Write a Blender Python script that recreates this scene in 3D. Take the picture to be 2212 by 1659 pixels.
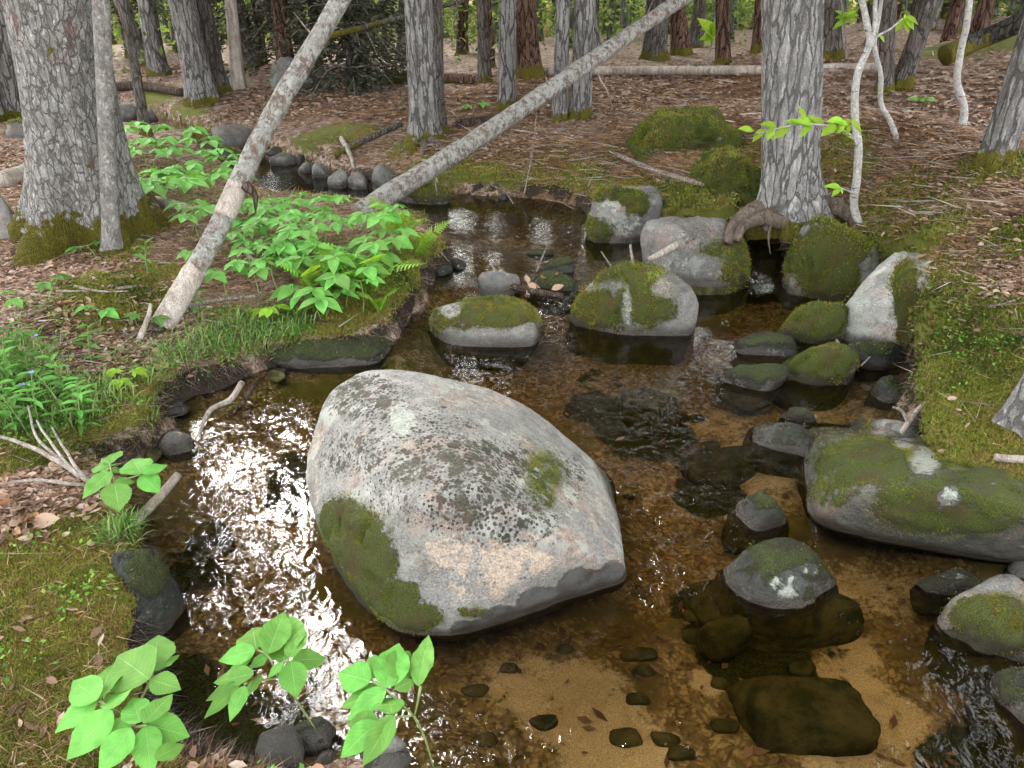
import bpy, bmesh, math, random
import numpy as np
from mathutils import Vector

random.seed(11)
rng = np.random.default_rng(11)
for o in list(bpy.data.objects):
    bpy.data.objects.remove(o)
SC = bpy.context.scene
COL = SC.collection

# ------------------------------------------------------------------ camera
PW, PH, FPX = 2212.0, 1659.0, 1662.0          # reading frame of the photograph
PITCH, CAMZ = math.radians(28.0), 1.75
cam_d = bpy.data.cameras.new('camera')
cam_d.sensor_fit = 'HORIZONTAL'; cam_d.sensor_width = 36.0
cam_d.lens = FPX / PW * 36.0
cam_d.clip_start = 0.05; cam_d.clip_end = 500
cam = bpy.data.objects.new('camera', cam_d)
cam.location = (0, 0, CAMZ)
cam.rotation_euler = (math.pi/2 - PITCH, 0, 0)
COL.objects.link(cam); SC.camera = cam

# ------------------------------------------------------------------ sky, sun, exposure
SUN_EL, SUN_AZ = math.radians(36), math.radians(-24)      # azimuth clockwise from +Y
world = bpy.data.worlds.new('World'); SC.world = world; world.use_nodes = True
wn = world.node_tree
bg = wn.nodes['Background']
sky = wn.nodes.new('ShaderNodeTexSky'); sky.sky_type = 'NISHITA'; sky.sun_disc = False
sky.sun_elevation = SUN_EL; sky.sun_rotation = SUN_AZ
sky.air_density = 1.0; sky.dust_density = 4.0; sky.ozone_density = 1.0
hs = wn.nodes.new('ShaderNodeHueSaturation'); hs.inputs['Saturation'].default_value = 0.14
wn.links.new(sky.outputs[0], hs.inputs['Color']); wn.links.new(hs.outputs[0], bg.inputs[0])
bg.inputs[1].default_value = 0.15
sun_d = bpy.data.lights.new('sun', 'SUN'); sun_d.energy = 0.5; sun_d.angle = math.radians(22)
sun_d.color = (1.0, 0.95, 0.87)
sun = bpy.data.objects.new('sun', sun_d); COL.objects.link(sun)
sdir = Vector((math.sin(SUN_AZ)*math.cos(SUN_EL), math.cos(SUN_AZ)*math.cos(SUN_EL), math.sin(SUN_EL)))
sun.rotation_euler = sdir.to_track_quat('Z', 'Y').to_euler()
sun.location = (-4, 9, 8)
SC.view_settings.view_transform = 'Standard'; SC.view_settings.look = 'None'
SC.view_settings.gamma = 1.0; SC.view_settings.exposure = 3.35
SC.render.engine = 'CYCLES'
SC.cycles.use_denoising = True
SC.cycles.max_bounces = 7; SC.cycles.diffuse_bounces = 3; SC.cycles.glossy_bounces = 3
SC.cycles.transparent_max_bounces = 8; SC.cycles.transmission_bounces = 3
SC.cycles.sample_clamp_indirect = 6.0
SC.cycles.caustics_reflective = False; SC.cycles.caustics_refractive = False

# ------------------------------------------------------------------ projection helpers
CAM = np.array([0, 0, CAMZ])
FWD = np.array([0, math.cos(PITCH), -math.sin(PITCH)])
UPV = np.array([0, math.sin(PITCH), math.cos(PITCH)])
RGT = np.array([1.0, 0, 0])
def ray(px, py):
    return FWD + RGT*((px-PW/2)/FPX) - UPV*((py-PH/2)/FPX)
def at_z(px, py, z):
    d = ray(px, py); return CAM + d*((z-CAMZ)/d[2])
def at_y(px, py, Y):
    d = ray(px, py); return CAM + d*(Y/d[1])
def depth(P): return float(np.dot(np.asarray(P)-CAM, FWD))
def proj(P):
    P = np.asarray(P, float); v = P - CAM
    zc = v @ FWD
    return np.stack([PW/2 + FPX*(v @ RGT)/zc, PH/2 - FPX*(v @ UPV)/zc], -1), zc

# ------------------------------------------------------------------ noise
_TB = rng.random((32, 32, 32))
def vnoise(p):
    p = np.asarray(p, float)
    i = np.floor(p).astype(np.int64); f = p - i; f = f*f*(3-2*f); i &= 31; j = (i+1) & 31
    x0, y0, z0 = i.T; x1, y1, z1 = j.T; fx, fy, fz = f.T
    a = _TB[x0,y0,z0]*(1-fx)+_TB[x1,y0,z0]*fx; b = _TB[x0,y1,z0]*(1-fx)+_TB[x1,y1,z0]*fx
    c = _TB[x0,y0,z1]*(1-fx)+_TB[x1,y0,z1]*fx; d = _TB[x0,y1,z1]*(1-fx)+_TB[x1,y1,z1]*fx
    return ((a*(1-fy)+b*fy)*(1-fz) + (c*(1-fy)+d*fy)*fz)*2-1
def fbm(p, o=4, g=0.5):
    p = np.asarray(p, float); s = 0; a = 1; t = 0
    for k in range(o):
        s = s + a*vnoise(p*(2.03**k) + 7.3*k); t += a; a *= g
    return s/t
def n2(x, y, sc, o=4, off=0.0):
    x = np.asarray(x, float); y = np.asarray(y, float)
    return fbm(np.stack([x.ravel()*sc+off, y.ravel()*sc+off*1.7, np.full(x.size, off*0.31)], 1), o).reshape(x.shape)
def sstep(a, b, x):
    t = np.clip((np.asarray(x, float)-a)/(b-a), 0, 1); return t*t*(3-2*t)

# ------------------------------------------------------------------ mesh / object helpers
def new_mesh(name, V, F, mat=None, smooth=True, attrs=None, uv=None):
    V = np.asarray(V, np.float32).reshape(-1, 3)
    me = bpy.data.meshes.new(name)
    me.vertices.add(len(V)); me.vertices.foreach_set('co', V.ravel())
    if not isinstance(F, (list, tuple)): F = [F]
    Fs = [np.asarray(f, np.int32) for f in F if len(f)]
    tot = np.concatenate([np.full(len(f), f.shape[1], np.int32) for f in Fs])
    idx = np.concatenate([f.ravel() for f in Fs])
    me.loops.add(len(idx)); me.loops.foreach_set('vertex_index', idx)
    me.polygons.add(len(tot))
    st = np.concatenate([[0], np.cumsum(tot)[:-1]]).astype(np.int32)
    me.polygons.foreach_set('loop_start', st); me.polygons.foreach_set('loop_total', tot)
    me.update(calc_edges=True)
    me.polygons.foreach_set('use_smooth', np.full(len(tot), bool(smooth)))
    for k, a in (attrs or {}).items():
        a = np.asarray(a, np.float32)
        if a.ndim == 1:
            at = me.attributes.new(k, 'FLOAT', 'POINT'); at.data.foreach_set('value', a)
        else:
            at = me.attributes.new(k, 'FLOAT_VECTOR', 'POINT'); at.data.foreach_set('vector', a.ravel())
    if mat is not None: me.materials.append(mat)
    return me
def add(name, me, parent=None, loc=(0,0,0), label=None, cat=None, group=None, kind=None):
    o = bpy.data.objects.new(name, me); COL.objects.link(o)
    o.location = loc
    if parent is not None: o.parent = parent
    if label: o['label'] = label
    if cat: o['category'] = cat
    if group: o['group'] = group
    if kind: o['kind'] = kind
    return o
def grid_faces(nu, nv, wrap=False):
    i = np.arange(nu-1)[:, None]*nv; j = np.arange(nv-1 if not wrap else nv)[None, :]
    jn = (j+1) % nv
    return np.stack([i+j, i+jn, i+nv+jn, i+nv+j], -1).reshape(-1, 4)
def merge(parts):
    Vs, Fq, Ft, n, A = [], [], [], 0, {}
    for p in parts:
        V, F = p[0], p[1]
        Vs.append(V)
        for f in (F if isinstance(F, list) else [F]):
            if len(f) == 0: continue
            (Fq if f.shape[1] == 4 else Ft).append(f+n)
        n += len(V)
        if len(p) > 2:
            for k, a in p[2].items(): A.setdefault(k, []).append(a)
    F = []
    if Fq: F.append(np.concatenate(Fq))
    if Ft: F.append(np.concatenate(Ft))
    return np.concatenate(Vs), F, {k: np.concatenate(a) for k, a in A.items()}
def resample(pts, n):
    pts = np.asarray(pts, float)
    if len(pts) == 2:
        t = np.linspace(0, 1, n)[:, None]; return pts[0]*(1-t)+pts[1]*t
    P = np.vstack([2*pts[0]-pts[1], pts, 2*pts[-1]-pts[-2]])
    m = len(pts)-1; out = []
    for u in np.linspace(0, m, n):
        k = min(int(u), m-1); t = u-k
        a, b, c, d = P[k:k+4]
        out.append(0.5*((2*b)+(c-a)*t+(2*a-5*b+4*c-d)*t*t+(3*b-a-3*c+d)*t**3))
    return np.array(out)
def tube(path, rad, seg=8, cap=True, disp=None):
    path = np.asarray(path, float); n = len(path)
    rad = np.broadcast_to(np.asarray(rad, float), (n,))
    T = np.gradient(path, axis=0); T /= np.linalg.norm(T, axis=1)[:, None]+1e-9
    ref = np.array([0.31, 0.95, 0.05]) if abs(T[0] @ np.array([0.31, .95, .05])) < .9 else np.array([1., 0, 0])
    N = []; u = ref
    for t in T:
        u = u - t*(u @ t); u /= np.linalg.norm(u)+1e-9; N.append(u.copy())
    N = np.array(N); B = np.cross(T, N)
    th = np.linspace(0, 2*np.pi, seg, endpoint=False)
    R = rad[:, None]*np.ones(seg)
    L = np.concatenate([[0], np.cumsum(np.linalg.norm(np.diff(path, axis=0), axis=1))])
    if disp is not None: R = R + disp(L[:, None]*np.ones(seg), th[None, :]*np.ones((n, 1)), R)
    V = path[:, None, :] + R[..., None]*(np.cos(th)[None, :, None]*N[:, None, :] + np.sin(th)[None, :, None]*B[:, None, :])
    V = V.reshape(-1, 3); F = [grid_faces(n, seg, True)]
    if cap:
        V = np.vstack([V, path[0], path[-1]]); a, b = n*seg, n*seg+1
        j = np.arange(seg); jn = (j+1) % seg
        F.append(np.stack([np.full(seg, a), jn, j], 1)); o = (n-1)*seg
        F.append(np.stack([np.full(seg, b), o+j, o+jn], 1))
    return V, F

# ------------------------------------------------------------------ shader helpers
def MAT(name):
    m = bpy.data.materials.new(name); m.use_nodes = True; m.node_tree.nodes.clear(); return m
class NB:
    def __init__(s, m): s.t = m.node_tree; s.geo = None
    def nd(s, typ, ins=None, **at):
        n = s.t.nodes.new(typ)
        for k, v in at.items(): setattr(n, k, v)
        for k, v in (ins or {}).items():
            if isinstance(v, bpy.types.NodeSocket): s.t.links.new(v, n.inputs[k])
            else: n.inputs[k].default_value = v
        return n
    def pos(s):
        if s.geo is None: s.geo = s.nd('ShaderNodeNewGeometry')
        return s.geo.outputs['Position']
    def nrm(s): s.pos(); return s.geo.outputs['Normal']
    def objc(s): return s.nd('ShaderNodeTexCoord').outputs['Object']
    def uv(s): return s.nd('ShaderNodeTexCoord').outputs['UV']
    def noise(s, sc, det=4, ro=.55, vec=None, dist=0.):
        return s.nd('ShaderNodeTexNoise', {'Vector': vec if vec is not None else s.pos(), 'Scale': sc, 'Detail': det, 'Roughness': ro, 'Distortion': dist}).outputs[0]
    def voro(s, sc, vec=None, out='Distance', feat='F1', rnd=1.):
        return s.nd('ShaderNodeTexVoronoi', {'Vector': vec if vec is not None else s.pos(), 'Scale': sc, 'Randomness': rnd}, feature=feat).outputs[out]
    def ramp(s, f, stops, interp='LINEAR'):
        r = s.nd('ShaderNodeValToRGB', {'Fac': f}); cr = r.color_ramp; cr.interpolation = interp
        while len(cr.elements) < len(stops): cr.elements.new(.5)
        for e, (p, c) in zip(cr.elements, stops):
            e.position = p; e.color = (c, c, c, 1) if isinstance(c, (int, float)) else tuple(c)+(1,)
        return r.outputs[0]
    def mr(s, f, a, b, c=0., d=1., sm=True):
        return s.nd('ShaderNodeMapRange', {0: f, 1: a, 2: b, 3: c, 4: d}, interpolation_type='SMOOTHSTEP' if sm else 'LINEAR').outputs[0]
    def mix(s, f, a, b, mode='MIX'):
        n = s.nd('ShaderNodeMix', data_type='RGBA', blend_type=mode, clamp_factor=True)
        for k, v in ((0, f), (6, a), (7, b)):
            if isinstance(v, bpy.types.NodeSocket): s.t.links.new(v, n.inputs[k])
            else: n.inputs[k].default_value = v if k == 0 else (tuple(v)+(1,) if len(v) == 3 else v)
        return n.outputs[2]
    def m(s, op, a, b=0., clamp=False):
        return s.nd('ShaderNodeMath', {0: a, 1: b}, operation=op, use_clamp=clamp).outputs[0]
    def attr(s, n, out='Fac'): return s.nd('ShaderNodeAttribute', attribute_name=n).outputs[out]
    def vmul(s, v, c): return s.nd('ShaderNodeVectorMath', {0: v, 1: c}, operation='MULTIPLY').outputs[0]
    def vadd(s, v, c): return s.nd('ShaderNodeVectorMath', {0: v, 1: c}, operation='ADD').outputs[0]
    def sep(s, v): return s.nd('ShaderNodeSeparateXYZ', {0: v}).outputs
    def bump(s, h, st=.5, dist=.01, nrm=None):
        d = {'Height': h, 'Strength': st, 'Distance': dist}
        if nrm is not None: d['Normal'] = nrm
        return s.nd('ShaderNodeBump', d).outputs[0]
    def out(s, sh): s.nd('ShaderNodeOutputMaterial', {0: sh})
    def pbsdf(s, col, rough=.8, nrm=None, spec=.3, **k):
        d = {'Base Color': col if isinstance(col, bpy.types.NodeSocket) else tuple(col)+(1,), 'Roughness': rough, 'Specular IOR Level': spec}
        if nrm is not None: d['Normal'] = nrm
        d.update(k)
        return s.nd('ShaderNodeBsdfPrincipled', d).outputs[0]
    def rnd(s): return s.nd('ShaderNodeObjectInfo').outputs['Random']
# ------------------------------------------------------------------ materials
def rock_mat(name, c1, c2, c3, lichen=(.5, .52, .46), lich=.35, dark=.3, mossc=((.03,.042,.010),(.115,.125,.020),(.13,.085,.03)), zw=0., fine=1.0, flk=.12):
    m = MAT(name); b = NB(m)
    p = b.pos()
    big = b.noise(3.2, 3); mid = b.noise(14, 5, .62); fin = b.noise(140, 3, .7); grain = b.noise(420, 2, .6)
    col = b.mix(b.mr(big, .38, .62), c1, c2)
    col = b.mix(b.mr(b.noise(6.5, 5, .6, b.vadd(p, (3.1, 1, 2))), .5, .66), col, c3)
    col = b.mix(1., col, b.ramp(fin, [(.3, .55), (.5, .95), (.72, 1.45)]), 'MULTIPLY')
    col = b.mix(1., col, b.ramp(b.noise(22, 5, .7, b.vadd(p, (2, 2, 9))), [(.3, .6), (.5, 1.), (.7, 1.25)]), 'MULTIPLY')
    col = b.mix(1., col, b.ramp(grain, [(.32, .62), (.5, 1.), (.68, 1.3)]), 'MULTIPLY')
    lf = b.m('MULTIPLY', b.mr(b.noise(9, 6, .68, b.vadd(p, (7, 3, 1))), .5, .6), b.mr(b.noise(2.1, 2, .5, b.vadd(p, (1, 8, 4))), .4, .6))
    lf = b.m('MULTIPLY', lf, lich*2, True)
    col = b.mix(lf, col, b.mix(fin, lichen, (lichen[0]*.55, lichen[1]*.56, lichen[2]*.55)))
    # black crusts in small roundish specks, denser where 'dark' is painted
    dk = b.attr('dark')
    thr = b.m('ADD', b.m('MULTIPLY', dk, .30), b.m('ADD', dark*.2-.22, b.m('MULTIPLY', b.noise(5, 5, .7, b.vadd(p, (5, 5, 2))), .62)))
    vd = b.m('ADD', b.voro(75*fine), b.m('MULTIPLY', b.noise(55*fine, 4, .7), .75))
    sp = b.mr(b.m('SUBTRACT', vd, b.m('ADD', thr, .16)), .10, .0)
    vd2 = b.m('ADD', b.voro(19*fine), b.m('MULTIPLY', b.noise(40*fine, 5, .72), .8))
    sp2 = b.mr(b.m('SUBTRACT', vd2, b.m('ADD', thr, .10)), .06, .0)
    spk = b.m('MAXIMUM', sp, sp2)
    col = b.mix(b.m('MULTIPLY', spk, b.mr(dk, -.4, .35)), col, b.mix(b.mr(mid, .4, .6), (.022, .026, .016), (.075, .05, .038)))
    pt = b.mr(b.m('ADD', b.noise(15, 9, .78, b.vadd(p, (6, 1, 3))), b.m('MULTIPLY', dk, .13)), .64, .70)
    col = b.mix(b.m('MULTIPLY', pt, b.mr(dk, -.3, .3, 0., .92)), col, b.mix(b.mr(fin, .35, .65), (.022,.026,.014), (.07,.062,.038)))
    tan = b.attr('tan')
    rag = b.m('ADD', b.m('MULTIPLY', b.m('SUBTRACT', mid, .5), 2.4), b.m('MULTIPLY', b.m('SUBTRACT', b.noise(45, 4, .7), .5), 1.6))
    tf = b.m('MULTIPLY', b.mr(b.m('ADD', tan, b.m('MULTIPLY', rag, 1.25)), .40, 1.0), .7)
    col = b.mix(tf, col, b.mix(b.mr(fin, .35, .65), (.27, .195, .14), (.50, .40, .295)))
    pal = b.attr('pale')
    pf = b.m('MULTIPLY', b.mr(b.m('ADD', pal, b.m('MULTIPLY', rag, 1.3)), .40, .85), .85)
    col = b.mix(pf, col, b.mix(b.mr(fin, .3, .7), (.19, .20, .165), (.40, .42, .355)))
    # moss
    ms = b.attr('moss')
    mf = b.mr(b.m('ADD', ms, b.m('ADD', b.m('MULTIPLY', rag, .62), b.m('MULTIPLY', b.m('SUBTRACT', fin, .5), .7))), .38, .60)
    mcol = b.mix(b.mr(b.noise(260, 2, .6), .32, .68), mossc[0], mossc[1])
    mcol = b.mix(b.m('MULTIPLY', b.mr(b.noise(7, 4, .6, b.vadd(p, (9, 2, 6))), .48, .66), .8), mcol, b.mix(b.mr(grain, .35, .65), (mossc[2][0]*.3, mossc[2][1]*.3, mossc[2][2]*.3), mossc[2]))
    col = b.mix(mf, col, mcol)
    fk = b.mr(b.m('ADD', b.voro(150), b.m('MULTIPLY', b.noise(60, 3), .25)), .20, .14)
    col = b.mix(b.m('MULTIPLY', fk, flk), col, (.34, .35, .28))
    fdark = b.mr(b.m('ADD', b.attr('stain'), b.m('MULTIPLY', rag, .5)), .4, .6)
    col = b.mix(b.m('MULTIPLY', fdark, .88), col, b.mix(b.mr(mid, .4, .6), (.022,.023,.022), (.065,.063,.058)))  # darker grey wherever this mask is painted
    # wet and stained towards the water line; algae below it
    z = b.sep(p)[2]
    zz = b.m('SUBTRACT', z, b.m('MULTIPLY', b.m('SUBTRACT', b.noise(9, 3), .5), .05))
    wet = b.mr(zz, zw+.075, zw+.025)
    col = b.mix(b.m('MULTIPLY', wet, .80), col, b.mix(mid, (.012, .011, .009), (.055, .042, .03)))
    under = b.mr(z, zw-.003, zw-.02)
    col = b.mix(under, col, b.mix(b.mr(mid, .35, .65), (.03, .034, .015), (.085, .075, .032)))
    rough = b.m('SUBTRACT', b.mr(mf, 0, 1, .72, .95), b.m('MULTIPLY', wet, .45))
    h = b.m('ADD', b.m('MULTIPLY', mid, .8), b.m('ADD', b.m('MULTIPLY', fin, .30), b.m('MULTIPLY', b.m('MULTIPLY', grain, mf), .9)))
    h = b.m('ADD', h, b.m('MULTIPLY', spk, .10))
    rough = b.m('MAXIMUM', rough, b.m('MULTIPLY', under, .95))
    b.out(b.pbsdf(col, rough, b.bump(h, 1., .016), b.mr(under, 0, 1, .3, 0.)))
    return m
M = {}
M['boulder'] = rock_mat('boulder_granite', (.172,.166,.150), (.235,.226,.205), (.225,.178,.142), lichen=(.34,.345,.30), lich=.8, dark=.75)
M['granite'] = rock_mat('granite', (.10,.097,.088), (.17,.162,.146), (.18,.135,.11), lichen=(.30,.31,.27), lich=.45, dark=.45, zw=.0)
M['granite_up'] = rock_mat('granite_pool', (.11,.106,.098), (.19,.17,.152), (.20,.15,.125), lichen=(.30,.31,.27), lich=.45, dark=.5, zw=.06)
M['darkstone'] = rock_mat('dark_wet_stone', (.016,.018,.013), (.036,.037,.030), (.03,.028,.022), lich=.06, dark=.2, mossc=((.018,.026,.008),(.085,.10,.026),(.055,.045,.02)), zw=-.01, flk=.6)
M['mossrock'] = rock_mat('mossy_stone', (.06,.06,.05), (.11,.105,.09), (.12,.09,.07), lich=.12, dark=.1, mossc=((.03,.045,.010),(.12,.14,.020),(.13,.095,.035)), zw=.0)
M['palerock'] = rock_mat('pale_granite', (.26,.25,.23), (.38,.37,.34), (.33,.28,.24), lich=.6, dark=.1, zw=.0)
M['farrock'] = rock_mat('upstream_stone', (.085,.08,.075), (.14,.135,.125), (.12,.10,.085), lich=.12, dark=.1, zw=.06)

def ground_mat():
    m = MAT('forest_floor'); b = NB(m); p = b.pos()
    mid = b.noise(13, 5, .62); fin = b.noise(120, 3, .65); big = b.noise(1.6, 3)
    # leaf and needle litter
    warp = b.vadd(p, b.vmul(b.nd('ShaderNodeTexNoise', {'Vector': p, 'Scale': 9., 'Detail': 3.}).outputs[1], (.12, .12, .05)))
    cell = b.nd('ShaderNodeTexVoronoi', {'Vector': warp, 'Scale': 26.}).outputs['Color']
    cs = b.sep(cell)
    lit = b.ramp(cs[0], [(.0, (.075,.047,.032)), (.3, (.17,.108,.072)), (.55, (.27,.18,.125)), (.8, (.37,.27,.205)), (1., (.45,.36,.30))])
    streak = b.noise(60, 4, .7, b.vmul(warp, (1., .22, 1.)), .8)
    streak2 = b.noise(60, 4, .7, b.vmul(b.vadd(warp, (3, 3, 3)), (.25, 1., 1.)), .8)
    lit = b.mix(b.mr(streak, .52, .62), lit, (.26,.185,.125)); lit = b.mix(b.mr(streak2, .55, .64), lit, (.055,.032,.02))
    lit = b.mix(b.m('MULTIPLY', b.mr(b.attr('needle'), .2, .7), .8), lit, b.mix(b.mr(streak, .35, .65), (.09,.045,.022), (.21,.115,.06)))
    lit = b.mix(b.mr(fin, .35, .6, .5, 0.), lit, (.03,.02,.014))
    # moss
    ms = b.attr('moss')
    mf = b.mr(b.m('ADD', ms, b.m('ADD', b.m('MULTIPLY', b.m('SUBTRACT', mid, .5), 1.3), b.m('MULTIPLY', b.m('SUBTRACT', fin, .5), .3))), .4, .6)
    mc = b.mix(b.mr(b.noise(230, 2, .6), .32, .68), (.05,.06,.014), (.17,.175,.03))
    mc = b.mix(b.mr(b.noise(5, 4, .6), .46, .66), mc, b.mix(b.mr(fin, .35, .65), (.065,.043,.016), (.21,.14,.045)))
    mc = b.mix(b.m('MULTIPLY', b.mr(big, .5, .62), .5), mc, (.055,.075,.014))
    col = b.mix(mf, lit, mc)
    # bare dark soil
    so = b.attr('soil')
    sf = b.mr(b.m('ADD', so, b.m('MULTIPLY', b.m('SUBTRACT', mid, .5), .9)), .4, .6)
    col = b.mix(sf, col, b.mix(b.mr(fin, .3, .7), (.012,.009,.006), (.055,.04,.026)))
    # stream bed
    sand = b.attr('sand')
    warp2 = b.vadd(warp, b.vmul(b.nd('ShaderNodeTexNoise', {'Vector': p, 'Scale': 40., 'Detail': 4.}).outputs[1], (.03, .03, .03)))
    cb = b.nd('ShaderNodeTexVoronoi', {'Vector': warp2, 'Scale': 55.})
    pb = b.ramp(b.sep(cb.outputs['Color'])[1], [(0., (.06,.044,.024)), (.35, (.16,.115,.055)), (.6, (.29,.215,.10)), (.8, (.43,.31,.13)), (1., (.36,.31,.17))])
    pb = b.mix(b.mr(cb.outputs['Distance'], .35, .7), pb, (.02,.012,.007))
    pb = b.mix(.55, pb, b.mix(b.mr(b.noise(24, 6, .7), .3, .7), (.06,.044,.02), (.30,.215,.10)))
    pb = b.mix(b.mr(b.noise(3.4, 4, .6), .48, .62), pb, b.mix(mid, (.05,.05,.018), (.17,.14,.045)))
    pb = b.mix(b.mr(b.noise(2.6, 3, .6, b.vadd(p, (4, 9, 1))), .50, .66, 0., .7), pb, (.10,.065,.026))
    sd = b.mix(b.mr(b.noise(300, 2, .7), .3, .7), (.25,.19,.11), (.58,.47,.31))
    sd = b.mix(b.mr(b.noise(7, 4), .45, .7, 0., .4), sd, (.22,.14,.06))
    sdf = b.mr(b.m('ADD', sand, b.m('ADD', b.m('MULTIPLY', b.m('SUBTRACT', mid, .5), 1.8), b.m('MULTIPLY', b.m('SUBTRACT', b.noise(60, 4, .7), .5), 1.4))), .30, .85)
    bed = b.mix(sdf, pb, sd)
    alg = b.mr(b.m('ADD', b.attr('algae'), b.m('MULTIPLY', b.m('SUBTRACT', mid, .5), .9)), .42, .58)  # algae, plus painted darkening for hollow shade and deep water
    bed = b.mix(alg, bed, b.mix(b.mr(fin, .3, .7), (.012,.014,.006), (.04,.042,.014)))
    bf = b.mr(b.attr('bed'), .45, .55)
    col = b.mix(bf, col, bed)
    h = b.m('ADD', b.m('MULTIPLY', cs[1], .5), b.m('ADD', b.m('MULTIPLY', fin, .6), b.m('MULTIPLY', streak, .5)))
    rough = b.m('MAXIMUM', b.mr(sf, 0, 1, .9, .75), bf)
    b.out(b.pbsdf(col, rough, b.bump(b.m('MULTIPLY', h, b.mr(bf, 0, 1, 1., .25)), .8, .014), b.mr(bf, 0, 1, .2, 0.)))
    return m
M['ground'] = ground_mat()

def water_mat():
    m = MAT('stream_water'); b = NB(m); p = b.pos()
    rip = b.attr('rip'); dep = b.attr('depth')
    v = b.vmul(p, (1., .75, 1.))
    n1 = b.noise(19, 2, .45, v, .9); n2_ = b.noise(46, 1, .4, v, .5); n3 = b.noise(9, 2, .5, v)
    h = b.m('ADD', b.m('MULTIPLY', b.m('ADD', b.m('MULTIPLY', n1, 1.), b.m('MULTIPLY', n2_, .22)), b.m('ADD', rip, .04)), b.m('MULTIPLY', n3, .06))
    nr = b.bump(h, 1., .020)
    fr = b.nd('ShaderNodeFresnel', {'IOR': 1.333, 'Normal': nr}).outputs[0]
    k = b.m('MULTIPLY', dep, -1.)
    tr = b.nd('ShaderNodeCombineColor', {0: b.m('MULTIPLY', b.m('EXPONENT', b.m('MULTIPLY', k, .9)), .98), 1: b.m('MULTIPLY', b.m('EXPONENT', b.m('MULTIPLY', k, 1.8)), .955), 2: b.m('MULTIPLY', b.m('EXPONENT', b.m('MULTIPLY', k, 3.8)), .90)}).outputs[0]
    t = b.nd('ShaderNodeBsdfTransparent', {0: tr}).outputs[0]
    g = b.nd('ShaderNodeBsdfGlossy', {'Color': (1, 1, 1, 1), 'Roughness': .015, 'Normal': nr}).outputs[0]
    b.out(b.nd('ShaderNodeMixShader', {0: fr, 1: t, 2: g}).outputs[0])
    return m
M['water'] = water_mat()

def bark_mat(name, ca, cb_, cc, furrow=28., stretch=.16, lich=.3, lichc=(.42,.43,.38), mossh=.25, mossc=(.17,.15,.025), depthv=.012, white=0., red=0., crk=.75):
    m = MAT(name); b = NB(m); o = b.objc()
    w = b.vadd(o, b.vmul(b.vadd(b.nd('ShaderNodeTexNoise', {'Vector': b.vmul(o, (1, 1, .5)), 'Scale': 14., 'Detail': 5., 'Roughness': .7}).outputs[1], (-.5, -.5, -.5)), (.055, .055, .12)))
    v = b.vmul(w, (1., 1., stretch))
    f1 = b.noise(furrow, 6, .68, v); f2 = b.noise(furrow*.42, 4, .6, b.vadd(v, (4, 2, 7)))
    vo = b.voro(furrow*.55, v, 'Distance', 'DISTANCE_TO_EDGE')
    fin = b.noise(150, 4, .75, o); mid = b.noise(9, 4, .6, o)
    rg = b.m('SUBTRACT', 1., b.m('MULTIPLY', b.m('ABSOLUTE', b.m('SUBTRACT', f1, .5)), 9.), True)
    crack = b.m('MAXIMUM', b.m('MULTIPLY', rg, .5), b.m('MULTIPLY', b.mr(vo, .13, .0), crk*1.3), True)
    ridge = b.m('SUBTRACT', 1., crack, True)
    ridge = b.m('MULTIPLY', ridge, b.mr(f2, .3, .62, .45, 1.))
    lt = lambda c: tuple(x*1.25 for x in c)
    col = b.mix(b.mr(ridge, .15, .8), ca, b.mix(b.mr(mid, .35, .65), lt(cb_), lt(cc)))
    col = b.mix(1., col, b.ramp(fin, [(.3, .6), (.5, 1.), (.7, 1.4)]), 'MULTIPLY')
    lf = b.mr(b.m('ADD', b.noise(24, 7, .75, b.vadd(o, (3, 5, 1))), b.m('MULTIPLY', b.m('SUBTRACT', ridge, .5), .16)), .66-lich*.25, .76-lich*.25)
    col = b.mix(b.m('MULTIPLY', lf, .5+.35*(lich > .8)), col, lichc)
    if red > 0:
        col = b.mix(b.m('MULTIPLY', b.mr(b.noise(11, 4, .6, b.vmul(b.vadd(o, (8, 1, 4)), (1, 1, .5))), .60, .66), red), col, (.16,.055,.04))
    if white > 0:
        ln = b.mr(b.noise(30, 3, .6, b.vmul(o, (.25, .25, 1.))), .62, .68)
        col = b.mix(b.m('MULTIPLY', ln, .7), col, (.03,.028,.025))
    z = b.sep(o)[2]
    if mossh > 0:
      mo = b.m('ADD', b.mr(z, mossh, .0, 0., 1.), b.m('MULTIPLY', b.m('SUBTRACT', mid, .5), 2.6))
      mo = b.mr(mo, .45, .62)
      col = b.mix(mo, col, b.mix(b.mr(fin, .35, .65), (mossc[0]*.25, mossc[1]*.25, mossc[2]*.3), mossc))
    h = b.m('ADD', b.m('MULTIPLY', ridge, 1.), b.m('MULTIPLY', fin, .25))
    b.out(b.pbsdf(col, .9, b.bump(h, 1., depthv*1.3), .1))
    return m
M['bark_big'] = bark_mat('bark_pale_flaky', (.12,.11,.10), (.40,.39,.365), (.30,.285,.26), 60, .30, .5, (.50,.50,.46), .34, red=.6, crk=.7)
M['bark_grey'] = bark_mat('bark_grey_furrowed', (.075,.07,.063), (.28,.27,.255), (.22,.205,.19), 34, .13, .35, (.36,.36,.32), .15)
M['bark_near'] = bark_mat('bark_silver_furrowed', (.10,.095,.088), (.33,.32,.305), (.27,.255,.24), 36, .14, .4, (.40,.41,.37), .02)
M['bark_mid'] = bark_mat('bark_grey_brown', (.05,.043,.037), (.17,.155,.14), (.12,.098,.082), 42, .16, .25, (.26,.26,.22), .18)
M['bark_red'] = bark_mat('bark_red_brown', (.025,.014,.010), (.13,.075,.052), (.17,.10,.072), 40, .14, .05, (.2,.17,.14), .2)
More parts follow.
